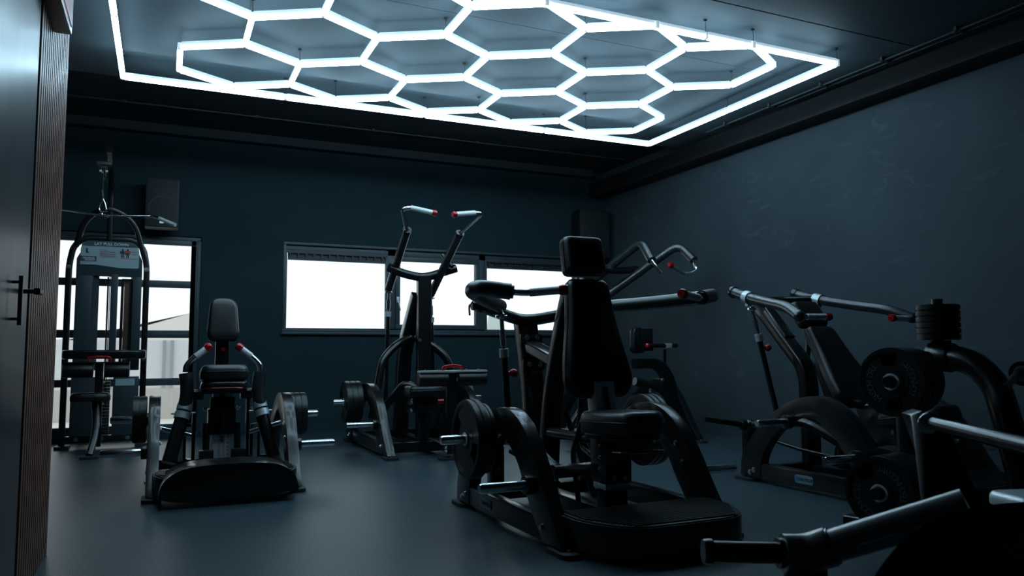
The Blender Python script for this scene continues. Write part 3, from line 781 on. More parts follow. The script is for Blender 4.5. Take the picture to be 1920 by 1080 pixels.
MB().tube([(cx-.02, 3.55, .50), (cx-.02, 3.42, .60)], 0, sect=(.05, .05, .006), up=(1, 0, 0)).build('chrome_column', 'column', Rm, Rm)
MB().bx(cx-.05, cx+.05, 3.12, 3.20, .08, .40).build('seat_post', 'paint', Rm, Rm, bevel=.01)
cushion_part(Rm, 'seat', so, .09, frame_mat((cx, 3.20, .44), (1, 0, 0), (0, .18, 1)), 'vinyl', .035)
bh = MB().cyl((cx-.22, 3.36, .28), (cx-.05, 3.36, .28), .020)
bh.build('side_bar', 'paint', Rm, Rm)

# ------------------------------------------------------------------ machine L: left machine, seen from the front
cx = .385; y0 = 5.16
L = thing('chest_press_machine', 'black plate-loaded machine with small headrest and white angled handles, left near the glass door', 'exercise machine', (cx, 5.7, 0))
base(L, cx, y0, hw=.455, horns=('ll', 'lr', 'ul', 'ur'), uo=.22)
def yA(x, y, Y): return A(x, y, Y=Y)
for s in (0, 1):
    sg = -1 if s == 0 else 1
    lo = [yA(316, 868, 5.50), yA(343, 778, 5.60)]
    up = [yA(344, 772, 5.60), yA(352, 735, 5.61), yA(348, 700, 5.62)]
    el = [yA(348, 698, 5.62), yA(349, 686, 5.62), yA(360, 674, 5.63)]
    g1 = yA(394, 649, 5.64)
    if s: lo, up, el = mirx(lo, cx), mirx(up, cx), mirx(el, cx); g1 = mirx([g1], cx)[0]
    MB().tube(lo, .044, 20, 0).build('lever_arm', 'paint', L, L)
    MB().tube(up, .043, 20, .08).build('foam_sleeve', 'grip_pad', L, L)
    dd = (up[0]-lo[0]).normalized()
    MB().lathe([(.044, -.05), (.050, -.05), (.050, -.005), (.044, -.005)], up[0], dd, 24, True).lathe([(.044, .008), (.050, .008), (.050, .05), (.044, .05)], up[0], dd, 24, True).cyl(up[0]+V(-.075, 0, -.01), up[0]+V(.075, 0, -.01), .007).build('arm_clamp', 'steel', L, L)
    MB().tube(el+[g1], .019, 16, .05).build('handle', 'chrome', L, L)
    dg = (g1-el[-1]).normalized()
    MB().cyl(el[-1]+dg*.03, g1-dg*.03, .0225, 20).build('grip_sleeve', 'knurl', L, L)
    MB().lathe([(0, -.035), (.025, -.035), (.029, -.02), (.029, 0), (.022, .01), (0, .01)], g1, dg, 20).build('end_cap', 'red', L, L, label='red anodised end cap')
    # inner stands and bars
    sx = cx+sg*.25
    MB().tube([(sx-.025, 5.95, .12), (sx-.025, 5.95, .36), (sx+.025, 5.95, .36), (sx+.025, 5.95, .12)], .011, 10, .02).build('pivot_stand', 'paint', L, L)
    MB().bx(sx-.016, sx+.016, 5.94, 5.96, .12, .33).build('stand_plate', 'steel', L, L)
    MB().cyl((cx+sg*.18, 5.93, .30), (cx+sg*.44, 5.87, .38), .018, 16).build('pivot_shaft', 'chrome', L, L)
    MB().bx(cx+sg*.13-.09*(1 if sg > 0 else .9), cx+sg*.13+.09, 5.80, 5.86, .115, .15).build('base_bracket', 'paint', L, L, bevel=.004)
    MB().cyl((cx+sg*.12, 5.72, .60), (cx+sg*.245, 5.72, .60), .040, 20).build('roller', 'paint', L, L, bevel=.005)
    MB().box((cx+sg*.175, 5.75, .36), (.022, .05, .46)).build('side_link', 'paint', L, L, bevel=.004)
    b = MB(); bolt(b, (cx+sg*.185, 5.72, .49), (sg, 0, 0), .016, .03); bolt(b, (cx+sg*.10, 5.69, .50), (sg, 0, 0), .012, .02); bolt(b, (cx+sg*.105, 5.69, .30), (sg, 0, 0), .01, .02); bolt(b, (cx+sg*.105, 5.69, .38), (sg, 0, 0), .008, .02)
    b.build('bolt', 'bolt', L, L)
    MB().bx(cx+sg*.10-.045, cx+sg*.10+.045, 5.52, 5.60, .13, .235).build('pedal', 'rubber', L, L, bevel=.006)
    MB().cyl((cx+sg*.10, 5.62, .22), (cx+sg*.10, 5.66, .40), .022, 14).build('pedal_arm', 'paint', L, L)
MB().bx(cx-.062, cx+.062, 5.66, 5.76, .10, .62).build('chrome_column', 'column', L, L, bevel=.006)
b = MB().bx(cx-.080, cx-.012, 5.635, 5.67, .335, .58).bx(cx+.012, cx+.080, 5.635, 5.67, .335, .58).bx(cx-.09, cx+.09, 5.65, 5.77, .325, .50)
b.build('seat_carriage', 'paint', L, L, bevel=.01)
MB().bx(cx-.012, cx+.012, 5.60, 5.64, .34, .62).build('pull_strap', 'rubber', L, L, bevel=.004)
b = MB()
for i, ch in enumerate('12345678'): text_bm(ch, .022, .0006, frame_mat((cx+.040, 5.6585, .135+i*.0265), (1, 0, 0), (0, -1, 0)), b)
b.build('scale_numbers', 'ink', L, L)
b = MB()
for z in (.15, .28, .295, .31): b.lathe([(.006, 0), (.010, 0), (.010, .002), (.006, .002)], (cx+.002, 5.657, z), (0, -1, 0), 14, True)
b.bx(cx-.012, cx-.0105, 5.657, 5.659, .11, .33).bx(cx+.016, cx+.0175, 5.657, 5.659, .11, .33)
b.build('scale_holes', 'ink', L, L)
hb_ = round2([(-.088, .31), (-.108, .05), (-.09, 0), (.09, 0), (.108, .05), (.088, .31)], [.07, .05, .04, .04, .05, .07])
p = yA(421, 641, 5.74)
cushion_part(L, 'headrest', hb_, .075, frame_mat((cx, 5.80, p.z), (1, 0, 0), (0, -1, .22)), 'vinyl_soft', .03)
MB().bx(cx-.045, cx+.045, 5.80, 5.86, .62, 1.02).build('back_column', 'paint', L, L, bevel=.006)
MB().cyl((cx+.005, 5.77, .905), (cx+.005, 5.79, .905), .014).build('red_pin', 'red', L, L, label='red pin below the headrest')
so2 = round2([(-.135, .16), (-.155, 0), (-.15, -.14), (-.08, -.17), (.08, -.17), (.15, -.14), (.155, 0), (.135, .16)], [.05, .05, .06, .05, .05, .06, .05, .05])
cushion_part(L, 'seat', so2, .10, frame_mat((cx, 5.62, .69), (1, 0, 0), (0, .10, 1)), 'vinyl_soft', .035)
MB().cushion([(q.x*.97, q.y*.95) for q in so2], .085, frame_mat((cx, 5.62, .605), (1, 0, 0), (0, .04, 1)), .02).build('seat_pan', 'paint', L, L)
MB().tube([(cx-.14, 5.50, .635), (cx-.10, 5.44, .648), (cx+.10, 5.44, .648), (cx+.14, 5.50, .635)], .006, 8, .04).build('release_lever', 'redline', L, L, label='dark red seat release lever')
# rounded front fairing of this machine's footplate
fo = smooth_curve([(-.385, .055), (-.375, .12), (-.335, .18), (-.25, .222), (-.12, .236), (0, .238), (.12, .236), (.25, .222), (.335, .18), (.375, .12), (.385, .055)], 4)
MB().prism([(cx+q.x, y0-.36, q.y) for q in fo], (0, .30, 0)).build('footplate_fairing', 'paint', L, L, bevel=.012)
stack(cx-.47, y0+.77, .425, -1, [(.160, .042), (.160, .042)], 'left horn of the machine by the glass door', 'plates on the left machine')
stack(cx+.47, y0+.77, .425, 1, [(.160, .042), (.160, .042), (.160, .042)], 'right horn of the machine by the glass door', 'plates on the left machine')

# ------------------------------------------------------------------ machine PD: high handles before the window
cx = 2.17; y0 = 6.28
P_ = thing('high_row_machine', 'black plate-loaded pulldown machine with two tall white-tipped handles in front of the window', 'exercise machine', (cx, 7.0, 0))
base(P_, cx, y0, hw=.47, dl=.22, plat=False, horns=('ll', 'ul', 'ur'), uy=.70)
o2 = MB().prism([(cx-.471+.034, y, z) for y, z in ((7.35, .05), (7.50, .05), (7.50, .10), (7.35, .10))], (-.004, 0, 0)); o2.build('badge', 'badge_blue', P_, P_)
MB().tube([V(cx+.05, 6.88, .06), V(cx+.05, 6.88, 1.58)], 0, sect=(.125, .10, .015), up=(0, 1, 0)).build('upright', 'paint', P_, P_)
MB().tube([V(cx-.05, 7.30, .06), V(cx-.03, 7.25, .90), V(cx+.03, 6.98, 1.42)], 0, sect=(.13, .12, .02), up=(0, 1, 0), fil=.2).build('rear_column', 'paint', P_, P_)
zy = A(787, 522, Y=6.9).z; ze = A(735, 503, Y=6.9).z
MB().tube([V(cx-.30, 6.85, ze), V(cx-.16, 6.86, ze-.05), V(cx+.05, 6.88, zy), V(cx+.24, 6.86, ze-.02), V(cx+.36, 6.85, ze+.02)], .040, 20, .1).build('yoke', 'paint', P_, P_)
for s in (0, 1):
    if s == 0:
        lo, hi = A(729, 541, Y=7.15), A(763, 432, Y=6.44)
        el = [A(754, 392, Y=6.22), A(768, 389, Y=6.19)]; cap = A(817, 400, Y=6.14)
    else:
        lo, hi = A(808, 552, Y=7.05), A(862, 438, Y=6.44)
        el = [A(904, 400, Y=6.22), A(892, 399, Y=6.19)]; cap = A(850, 402, Y=6.14)
    mid = lo.lerp(hi, .45)
    sg = -1 if s == 0 else 1
    MB().tube([lo, mid, hi], .037, 20, .1).build('pull_arm', 'grip_pad', P_, P_)
    MB().lathe([(.018, -.02), (.040, -.02), (.040, .012), (.018, .012)], hi, (hi-mid), 20, True).build('arm_collar', 'paint', P_, P_)
    MB().tube([hi]+el+[cap], .0165, 16, .06).build('handle', 'chrome', P_, P_)
    dg = (cap-el[-1]).normalized()
    MB().cyl(el[-1]+dg*.01, cap-dg*.03, .0215, 20).build('grip_sleeve', 'knurl', P_, P_)
    MB().lathe([(0, -.03), (.023, -.03), (.026, -.015), (.026, 0), (.02, .01), (0, .01)], cap, dg, 20).build('end_cap', 'red', P_, P_, label='red anodised end cap')
    bo_ = A(722, 775, Y=7.15) if s == 0 else V(cx+.22, 7.10, .45)
    rod(P_, lo+V(0, 0, -.03), bo_)
    # side braces from the upright
    MB().tube([V(cx+sg*.02, 7.08, 1.02), V(cx+sg*.16, 7.02, .96), V(cx+sg*.32, 6.96, .82), V(cx+sg*.42, 6.92, .28)], .036, 18, .12).build('side_brace', 'paint', P_, P_)
    MB().tube([V(cx+sg*.31, 7.0, .34), V(cx+sg*.14, 6.85, .60), V(cx+sg*.02, 6.80, .54)], .034, 18, .08).build('lever_arm', 'paint', P_, P_)
    MB().sphere(V(cx+sg*.31, 7.03, .34), .05).build('pivot_hub', 'paint', P_, P_)
    MB().bx(cx+sg*.31-.035, cx+sg*.31+.035, 7.0, 7.07, .10, .32).build('pivot_stand', 'paint', P_, P_, bevel=.005)
q2 = A(880, 480, Y=6.85)
MB().tube([A(848, 500, Y=6.75), A(830, 478, Y=6.85)], .022, 14).build('stop_arm', 'paint', P_, P_)
# thigh roller assembly in front
fx = 2.17
r0, r1 = A(783, 712, Y=6.0), A(910, 712, Y=6.0)
cxr = (r0.x+r1.x)/2
fz = r0.z
MB().cyl((r0.x, 6.0, fz), (cxr-.045, 6.0, fz), .058, 24).build('thigh_roller', 'vinyl', P_, P_, bevel=.008)
MB().cyl((cxr+.045, 6.0, fz), (r1.x, 6.0, fz), .058, 24).build('thigh_roller', 'vinyl', P_, P_, bevel=.008)
MB().bx(r0.x+.01, r1.x, 5.955, 6.045, fz+.055, fz+.072).build('roller_plate', 'steel', P_, P_, bevel=.003)
b = MB()
for q in (.12, .3, .72, .9): bolt(b, (r0.x+(r1.x-r0.x)*q, 6.0, fz+.072), (0, 0, 1), .012)
b.build('bolt', 'bolt', P_, P_)
MB().tube([(cxr-.085, 5.99, fz+.07), (cxr-.08, 5.985, fz+.10), (cxr, 5.98, fz+.112), (cxr+.08, 5.985, fz+.10), (cxr+.085, 5.99, fz+.07)], 0, sect=(.024, .02, .006), up=(0, 1, 0), fil=.03).build('red_handle', 'red', P_, P_, label='small red handle on the roller')
MB().tube([(cxr-.01, 6.02, .05), (cxr-.01, 6.02, fz+.05)], 0, sect=(.085, .085, .015), up=(0, 1, 0)).build('front_post', 'paint', P_, P_)
MB().bx(cxr-.045, cxr+.045, 5.99, 6.07, .64, .67).build('post_cap', 'steel', P_, P_)
out = round2([(cxr-.11, 5.96), (cxr+.09, 5.96), (cxr+.09, 6.08), (cxr-.11, 6.08)], .05)
MB().prism([(q.x, q.y, 0) for q in out], (0, 0, .022)).build('foot', 'rubber_foot', P_, P_, bevel=.004)
MB().bx(cxr-.04, cxr+.02, 6.05, 6.9, .06, .12).build('spine_rail', 'paint', P_, P_, bevel=.006)
cushion_part(P_, 'seat', [(q.x*1.0, q.y*.95) for q in so2], .09, frame_mat((cxr-.12, 6.42, .50), (1, 0, 0), (0, .04, 1)), 'vinyl', .035)
MB().bx(cxr-.24, cxr, 6.34, 6.52, .36, .49).build('seat_carriage', 'paint', P_, P_, bevel=.02)
MB().bx(cxr-.15, cxr-.08, 6.40, 6.48, .08, .40).build('seat_post', 'paint', P_, P_, bevel=.01)
MB().cyl((cxr-.04, 6.24, .46), (cxr+.03, 6.22, .46), .022).build('red_knob', 'red', P_, P_, label='red adjustment knob under the seat')
b = MB()
for z in (.45, .38): bolt(b, (cxr-.24, 6.36, z), (-1, -.6, 0), .016, .03)
for z in (.10, .07): bolt(b, (cxr-.055, 5.99, z), (-1, -.3, 0), .013, .02)
bolt(b, (cx+.0, 6.83, .99), (0, -1, 0), .012)
b.build('bolt', 'bolt', P_, P_)
ux = y0+.70*1.22
stack(cx-.49, ux, .425, -1, [(.190, .048), (.190, .048), (.190, .048)], 'left horn of the machine before the window', 'plates on the window machine')
stack(cx+.49, ux, .425, 1, [(.190, .048), (.190, .048)], 'right horn of the machine before the window', 'plates on the window machine')

# ------------------------------------------------------------------ machine M5: in the rear right, mostly behind the middle one
cx = 4.30; y0 = 6.1
Q = thing('row_machine', 'black plate-loaded machine in the rear right corner with curved white-tipped handles', 'exercise machine', (cx, 6.8, 0))
base(Q, cx, y0, plat=False, horns=(), dl=.05)
Yq = 6.4
def padarm(pts, hook, cap):
    MB().tube(pts, .044, 20, .12).build('pull_arm', 'grip_pad', Q, Q)
    MB().tube(hook, .020, 16, .07).build('handle', 'chrome', Q, Q)
    dg = (hook[-1]-hook[-2]).normalized()
    if cap: MB().cyl(hook[-1]-dg*.02, hook[-1]+dg*.02, .028, 18).build('end_cap', 'red', Q, Q, label='red anodised end cap')
padarm([A(1118, 522, Y=6.9), A(1203, 452, Y=6.4), A(1222, 488, Y=6.2)], [A(1222, 488, Y=6.2), A(1230, 500, Y=6.17), A(1239, 513, Y=6.15)], False)
padarm([A(1130, 560, Y=6.9), A(1272, 458, Y=6.4), A(1301, 488, Y=6.2)], [A(1301, 488, Y=6.2), A(1308, 508, Y=6.18), A(1288, 516, Y=6.15), A(1258, 497, Y=6.1)], True)
MB().tube([A(1140, 505, Y=6.8), A(1160, 483, Y=6.7)], .025, 14).build('stop_arm', 'paint', Q, Q)
MB().tube([A(1120, 505, Y=6.7), A(1165, 508, Y=6.7), A(1195, 505, Y=6.7)], .036, 16, .05).build('yoke', 'paint', Q, Q)
MB().tube([V(4.02, 6.9, .08), V(4.02, 6.95, 1.65)], 0, sect=(.12, .1, .015), up=(0, 1, 0)).build('upright', 'paint', Q, Q)
po = round2([(-.075, .27), (-.09, .02), (.09, .02), (.075, .27)], .06)
pc = A(1208, 662, Y=6.3)
cushion_part(Q, 'chest_pad', po, .07, frame_mat((pc.x-.05, 6.3, pc.z-.02), (-1, -.2, 0), (-.3, 1, 0)), 'vinyl', .025)
MB().box((pc.x+.005, 6.26, pc.z+.13), (.12, .03, .22), Matrix.Rotation(-.25, 3, 'Z')).build('pad_plate', 'paint', Q, Q, bevel=.01)
k = A(1214, 648, Y=6.22)
MB().sphere(k, .026).build('red_knob', 'red', Q, Q, label='red knob on the pad')
k2 = A(1268, 648, Y=6.35)
MB().cyl(k, k2, .022).build('pad_bar', 'paint', Q, Q)
MB().box(A(1252, 648, Y=6.3), (.075, .05, .045)).build('bar_clamp', 'steel', Q, Q, bevel=.004)
MB().tube([A(1246, 655, Y=6.4), A(1246, 690, Y=6.4)], .018, 12).build('pad_post', 'paint', Q, Q)
MB().tube([A(1190, 682, Y=6.4), A(1235, 680, Y=6.4), A(1258, 720, Y=6.4), V(A(1258, 800, Y=6.4).x, 6.4, .06)], 0, sect=(.10, .12, .02), up=(0, 1, 0), fil=.16).build('front_frame', 'paint', Q, Q)
b = MB(); bolt(b, A(1242, 712, Y=6.33), (0, -1, 0), .013, .02)
for i in range(3): bolt(b, A(1219, 731+i*4, Y=6.3), (0, -1, 0), .010, .02)
b.build('bolt', 'bolt', Q, Q)
MB().tube([A(1190, 715, Y=6.3), A(1215, 722, Y=6.3)], .04, 14).build('seat_tube', 'paint', Q, Q)
MB().tube([A(1060, 815, Y=6.3), A(1088, 770, Y=6.3), A(1100, 740, Y=6.3)], .03, 14).build('diagonal_bar', 'paint', Q, Q)

# ------------------------------------------------------------------ lat pulldown with grey shroud, back left
YL = 8.3
T = thing('lat_pulldown_machine', 'tall grey-shrouded lat pulldown machine with weight stack in front of the glass door', 'exercise machine', (-.5, YL, 0))
x0, x1 = -.83, -.165
xc = (x0+x1)/2
fp = [(x0, YL, .03), (x0, YL, 1.72), (x0+.03, YL, 1.90), (x0+.12, YL, 1.985), (x1-.12, YL, 1.985), (x1-.03, YL, 1.90), (x1, YL, 1.72), (x1, YL, .03)]
MB().tube(fp, 0, sect=(.055, .045, .014), up=(0, 1, 0), fil=.07).build('main_frame', 'paint', T, T)
b = MB()
for x in (x0, x1):
    for z in (1.70, .83, .70, .70): bolt(b, (x, YL-.025, z), (0, -1, 0), .016, .012)
for x in (xc-.21, xc+.22, xc+.0): bolt(b, (x, YL-.08, .085), (0, -1, 0), .014, .012)
b.build('bolt', 'bolt', T, T)
# shroud: outer bezel with slots, built from a frame of slabs
def slab(b, xa, xb, za, zb, ya=YL-.05, yb=YL+.02): b.bx(xa, xb, ya, yb, za, zb)
sh = MB()
top = round2([(-.735, 1.62), (-.735, 1.90), (-.69, 1.955), (-.29, 1.955), (-.235, 1.90), (-.235, 1.62)], [.001, .05, .05, .05, .05, .001])
sh.prism([(p.x, YL-.05, p.y) for p in top], (0, .07, 0))
sx = [A(v, 600, Y=YL).x for v in (135, 183, 206, 219, 226, 247, 262)]
sh.bx(-.765, sx[1]-.055, YL-.05, YL+.02, .72, 1.62)
sh.bx(sx[5], -.205, YL-.05, YL+.02, .72, 1.62)
sh.prism([(-.765, YL-.05, 1.62), (-.735, YL-.05, 1.62), (-.735, YL-.05, 1.84), (-.765, YL-.05, 1.78)], (0, .07, 0))
sh.prism([(-.205, YL-.05, 1.62), (-.235, YL-.05, 1.62), (-.235, YL-.05, 1.84), (-.205, YL-.05, 1.78)], (0, .07, 0))
sh.bx(sx[2], sx[3], YL-.06, YL+.02, .72, 1.64)
sho = sh.build('shroud', 'shroud', T, T, bevel=.006)
b = MB()
b.prism([(sx[1]-.055, YL-.05, .72), (sx[1], YL+.03, .72), (sx[1], YL+.03, 1.63), (sx[1]-.055, YL-.05, 1.63)], (-.008, .01, 0))
b.prism([(sx[5], YL-.05, .72), (sx[5]-.02, YL+.03, .72), (sx[5]-.02, YL+.03, 1.63), (sx[5], YL-.05, 1.63)], (.008, .01, 0))
b.build('shroud_bevel', 'shroud', sho, T)
MB().bx(sx[4]-.004, sx[4]+.02, YL-.04, YL+.03, .72, 1.58).bx(sx[5]-.03, sx[5]-.012, YL-.04, YL+.03, .72, 1.58).bx(sx[4], sx[5]-.01, YL-.04, YL+.03, 1.57, 1.60).build('slot_frame', 'paint', sho, T)
MB().bx(sx[4]+.022, sx[5]-.03, YL+.0, YL+.02, .72, 1.57).build('mirror_strip', 'chrome', sho, T)
MB().cyl((sx[2]-.012, YL+.02, .4), (sx[2]-.012, YL+.02, 1.62), .004, 8).cyl((sx[2]-.03, YL+.06, .4), (sx[2]-.03, YL+.06, 1.62), .008, 8).build('cable', 'wire', T, T)
lowx = (-.77, -.55, -.42, -.20)
MB().bx(lowx[0], lowx[1], YL-.05, YL+.02, .10, .66).bx(lowx[2], lowx[3], YL-.05, YL+.02, .10, .66).build('lower_shroud', 'shroud', T, T, bevel=.008)
MB().bx(x0-.0, x1+.0, YL-.08, YL-.02, .05, .115).build('base_rail', 'paint', T, T, bevel=.008)
for x in (x0, x1):
    MB().bx(x-.05, x+.07, YL-.12, YL+.06, 0, .03).build('foot', 'rubber_foot', T, T, bevel=.006)
# placard
pl = round2([(-.735, 1.725), (-.735, 1.90), (-.69, 1.955), (-.29, 1.955), (-.235, 1.90), (-.235, 1.70), (-.40, 1.70), (-.60, 1.725)], [.003, .05, .05, .05, .05, .02, .003, .003])
p1 = MB().prism([(p.x, YL-.052, p.y) for p in pl], (0, -.004, 0)).build('placard', 'placard', T, T)
hd = round2([(-.728, 1.903), (-.69, 1.955), (-.29, 1.955), (-.242, 1.903)], [.01, .05, .05, .01])
MB().prism([(p.x, YL-.057, p.y) for p in hd], (0, -.002, 0)).build('placard_header', 'placard_dark', p1, T)
text_bm('LAT PULL DOWN', .037, .0006, frame_mat((-.475, YL-.0602, 1.925), (1, 0, 0), (0, -1, 0)), b := MB(), bold=.0008); b.build('lettering', 'white_print', p1, T)
MB().bx(-.735, -.60, YL-.060, YL-.056, 1.755, 1.805).build('logo_panel', 'placard_dark', p1, T)
text_bm('NAUTILUS', .021, .0006, frame_mat((-.665, YL-.0612, 1.787), (1, 0, 0), (0, -1, 0)), b := MB(), bold=.0006)
b.build('lettering', 'white_print', p1, T); b = MB()
text_bm('INSTINCT', .019, .0006, frame_mat((-.655, YL-.0612, 1.768), (1, 0, 0), (0, -1, 0)), b, bold=.0004); b.build('lettering', 'white_print', p1, T)
b = MB()
for i in range(5): b.bx(-.575, -.575+(.07 if i == 0 else .135), YL-.0585, YL-.0565, 1.868-i*.018, 1.871-i*.018)
b.bx(-.30, -.255, YL-.0585, YL-.0565, 1.855, 1.859).bx(-.30, -.26, YL-.0585, YL-.0565, 1.83, 1.834)
b.bx(-.40, -.25, YL-.0585, YL-.0565, 1.790, 1.793)
b.build('red_lines', 'red_print', p1, T)
def figure(b, x, z, s):
    b.sphere((x, YL-.0575, z+s*.9), s*.10, 10, (1, .1, 1))
    b.bx(x-s*.14, x+s*.14, YL-.0585, YL-.0565, z+s*.42, z+s*.78)
    for sg in (-1, 1):
        b.bx(x+sg*s*.22-s*.05, x+sg*s*.22+s*.05, YL-.0585, YL-.0565, z+s*.45, z+s*.74)
        b.bx(x+sg*s*.08-s*.055, x+sg*s*.08+s*.055, YL-.0585, YL-.0565, z, z+s*.42)
b = MB(); figure(b, -.378, 1.80, .088); figure(b, -.335, 1.80, .088)
b.bx(-.69, -.675, YL-.0585, YL-.0565, 1.845, 1.88).bx(-.69, -.665, YL-.0585, YL-.0565, 1.835, 1.845)
for i in range(3): b.bx(-.575, -.44, YL-.0585, YL-.0565, 1.808+i*.02, 1.810+i*.02)
b.build('pictograms', 'ink', p1, T)
MB().bx(-.358, -.312, YL-.0592, YL-.0572, 1.845, 1.87).build('pictogram_mark', 'red_print', p1, T)
# boom, column and pulley
MB().tube([(x0+.05, YL, 1.90), (x0+.12, YL-.02, 2.17), (xc-.02, YL-.04, 2.30), (x1-.12, YL-.02, 2.17), (x1-.02, YL, 1.80)], 0, sect=(.05, .045, .012), up=(0, 1, 0), fil=.14).build('top_hoop', 'paint', T, T)
MB().tube([(xc+.0, YL, 1.95), (xc+.0, YL-.03, 2.50), (xc+.0, YL-.30, 2.70), (xc-.0, 7.75, 2.74)], 0, sect=(.07, .05, .012), up=(1, 0, 0), fil=.12).build('boom', 'paint', T, T)
pb = A(196, 308, Y=7.75)
MB().box((pb.x, 7.75, pb.z-.0), (.115, .10, .028)).build('boom_cap', 'shroud', T, T, bevel=.004)
MB().lathe([(.012, -.012), (.05, -.012), (.044, 0), (.05, .012), (.012, .012)], (pb.x, 7.72, pb.z-.09), (1, 0, 0), 24, True).box((pb.x, 7.74, pb.z-.07), (.05, .06, .10)).build('pulley', 'paint', T, T)
b = MB()
for dx in (-.025, 0, .025): bolt(b, (pb.x+dx, 7.69, pb.z-.075), (0, -1, 0), .008, .01)
b.build('bolt', 'bolt', T, T)
cbt = A(192, 404, Y=7.62)
MB().cyl((pb.x, 7.68, pb.z-.08), (cbt.x-.005, 7.63, cbt.z+.14), .0035, 8).cyl((pb.x-.004, 7.65, cbt.z+.23), (cbt.x-.004, 7.635, cbt.z+.16), .014, 12).build('cable', 'wire', T, T)
x_ = cbt.x; z_ = cbt.z
MB().tube([(x_, 7.63, z_+.15), (x_-.022, 7.63, z_+.10), (x_-.030, 7.63, z_+.05), (x_, 7.63, z_+.03), (x_+.030, 7.63, z_+.05), (x_+.018, 7.63, z_+.11), (x_, 7.63, z_+.15)], .0055, 8, .02).build('carabiner', 'chrome', T, T)
# lat bar, seat, rollers
lb = thing('lat_bar', 'long thin steel pulldown bar with white grip hanging from the cable', 'bar', (x_, 7.62, z_))
e1 = A(288, 405, Y=7.62); e2 = A(300, 408, Y=7.60); e3 = A(329, 422, Y=7.50)
Lx = e1.x-x_
bar = [V(2*x_-e3.x, 7.50, e3.z+.02), V(x_-Lx, 7.62, e1.z+.02), V(x_, 7.62, z_), V(x_+Lx, 7.62, e1.z), e3]
MB().tube(bar, .0095, 12, .04).build('bar', 'chrome', lb, lb)
MB().cyl(e1.lerp(e3, .25), e3, .0165, 16).build('grip_sleeve', 'knurl', lb, lb)
g = mirx([e1.lerp(e3, .25), e3], x_); g = [q+V(0, 0, .02) for q in g]
MB().cyl(g[0], g[1], .0165, 16).build('grip_sleeve', 'knurl', lb, lb)
MB().cyl((x_-.05, 7.62, z_), (x_-.035, 7.62, z_), .016).cyl((x_+.035, 7.62, z_), (x_+.05, 7.62, z_), .016).tube([(x_, 7.62, z_), (x_-.006, 7.62, z_+.02), (x_, 7.62, z_+.035)], .007, 8, .01).build('swivel', 'chrome', lb, lb)
hb1, hb2 = A(120, 665, Y=8.1), A(268, 665, Y=8.1)
MB().tube([(hb1.x, 8.27, hb1.z), (hb1.x, 8.12, hb1.z), (hb1.x+.05, 8.08, hb1.z), (hb2.x-.05, 8.08, hb1.z), (hb2.x, 8.12, hb1.z), (hb2.x, 8.27, hb1.z)], 0, sect=(.05, .085, .02), up=(0, 0, 1), fil=.04).build('cross_bar', 'paint', T, T)
ra, rb = A(117, 695, Y=7.75), A(243, 695, Y=7.75); rm = (ra.x+rb.x)/2+.02
MB().cyl((ra.x, 7.75, ra.z), (rm-.045, 7.75, ra.z), .065, 24).build('thigh_roller', 'vinyl', T, T, bevel=.01)
MB().cyl((rm+.045, 7.75, ra.z), (rb.x, 7.75, ra.z), .065, 24).build('thigh_roller', 'vinyl', T, T, bevel=.01)
MB().bx(ra.x, rb.x, 7.70, 7.80, ra.z+.06, ra.z+.075).build('roller_plate', 'paint', T, T)
MB().tube([(rm-.09, 7.73, ra.z+.07), (rm-.085, 7.72, ra.z+.115), (rm+.085, 7.72, ra.z+.115), (rm+.09, 7.73, ra.z+.07)], 0, sect=(.022, .02, .006), up=(0, 1, 0), fil=.03).build('red_handle', 'red', T, T, label='small red handle above the rollers')
MB().tube([(rm, 7.78, ra.z+.06), (rm, 7.80, .30), (rm-.01, 8.0, .06)], 0, sect=(.065, .07, .012), up=(0, 1, 0), fil=.06).build('roller_post', 'paint', T, T)
st = A(170, 745, Y=7.6)
cushion_part(T, 'seat', [(p.x*1.0, p.y*.9) for p in so2], .075, frame_mat((st.x, 7.62, st.z-.035), (1, 0, 0), (0, .03, 1)), 'vinyl', .03)
MB().tube([(st.x+.03, 7.62, st.z-.04), (st.x+.055, 7.58, .30), (st.x+.05, 7.50, .16), (st.x+.02, 7.42, .03)], 0, sect=(.055, .06, .014), up=(0, 1, 0), fil=.1).build('seat_post', 'paint', T, T)
MB().bx(st.x-.05, st.x+.09, 7.36, 7.48, 0, .025).build('foot', 'rubber_foot', T, T, bevel=.005)
b = MB()
for i in range(16): b.bx(-.545, -.445, YL-.03, YL+.05, .125+i*.031, .125+i*.031+.027)
b.build('weight_stack', 'rubber', T, T)
b = MB()
for i in range(16): b.bx(-.475, -.452, YL-.034, YL-.030, .133+i*.031, .143+i*.031)
b.build('stack_numbers', 'shroud', T, T)
MB().bx(-.505, -.488, YL-.036, YL-.03, .60, .622).bx(-.505, -.492, YL-.036, YL-.03, .40, .415).build('yellow_mark', 'yellow', T, T)
MB().bx(-.40, -.235, YL-.058, YL-.05, .575, .64).build('side_label', 'placard', T, T)

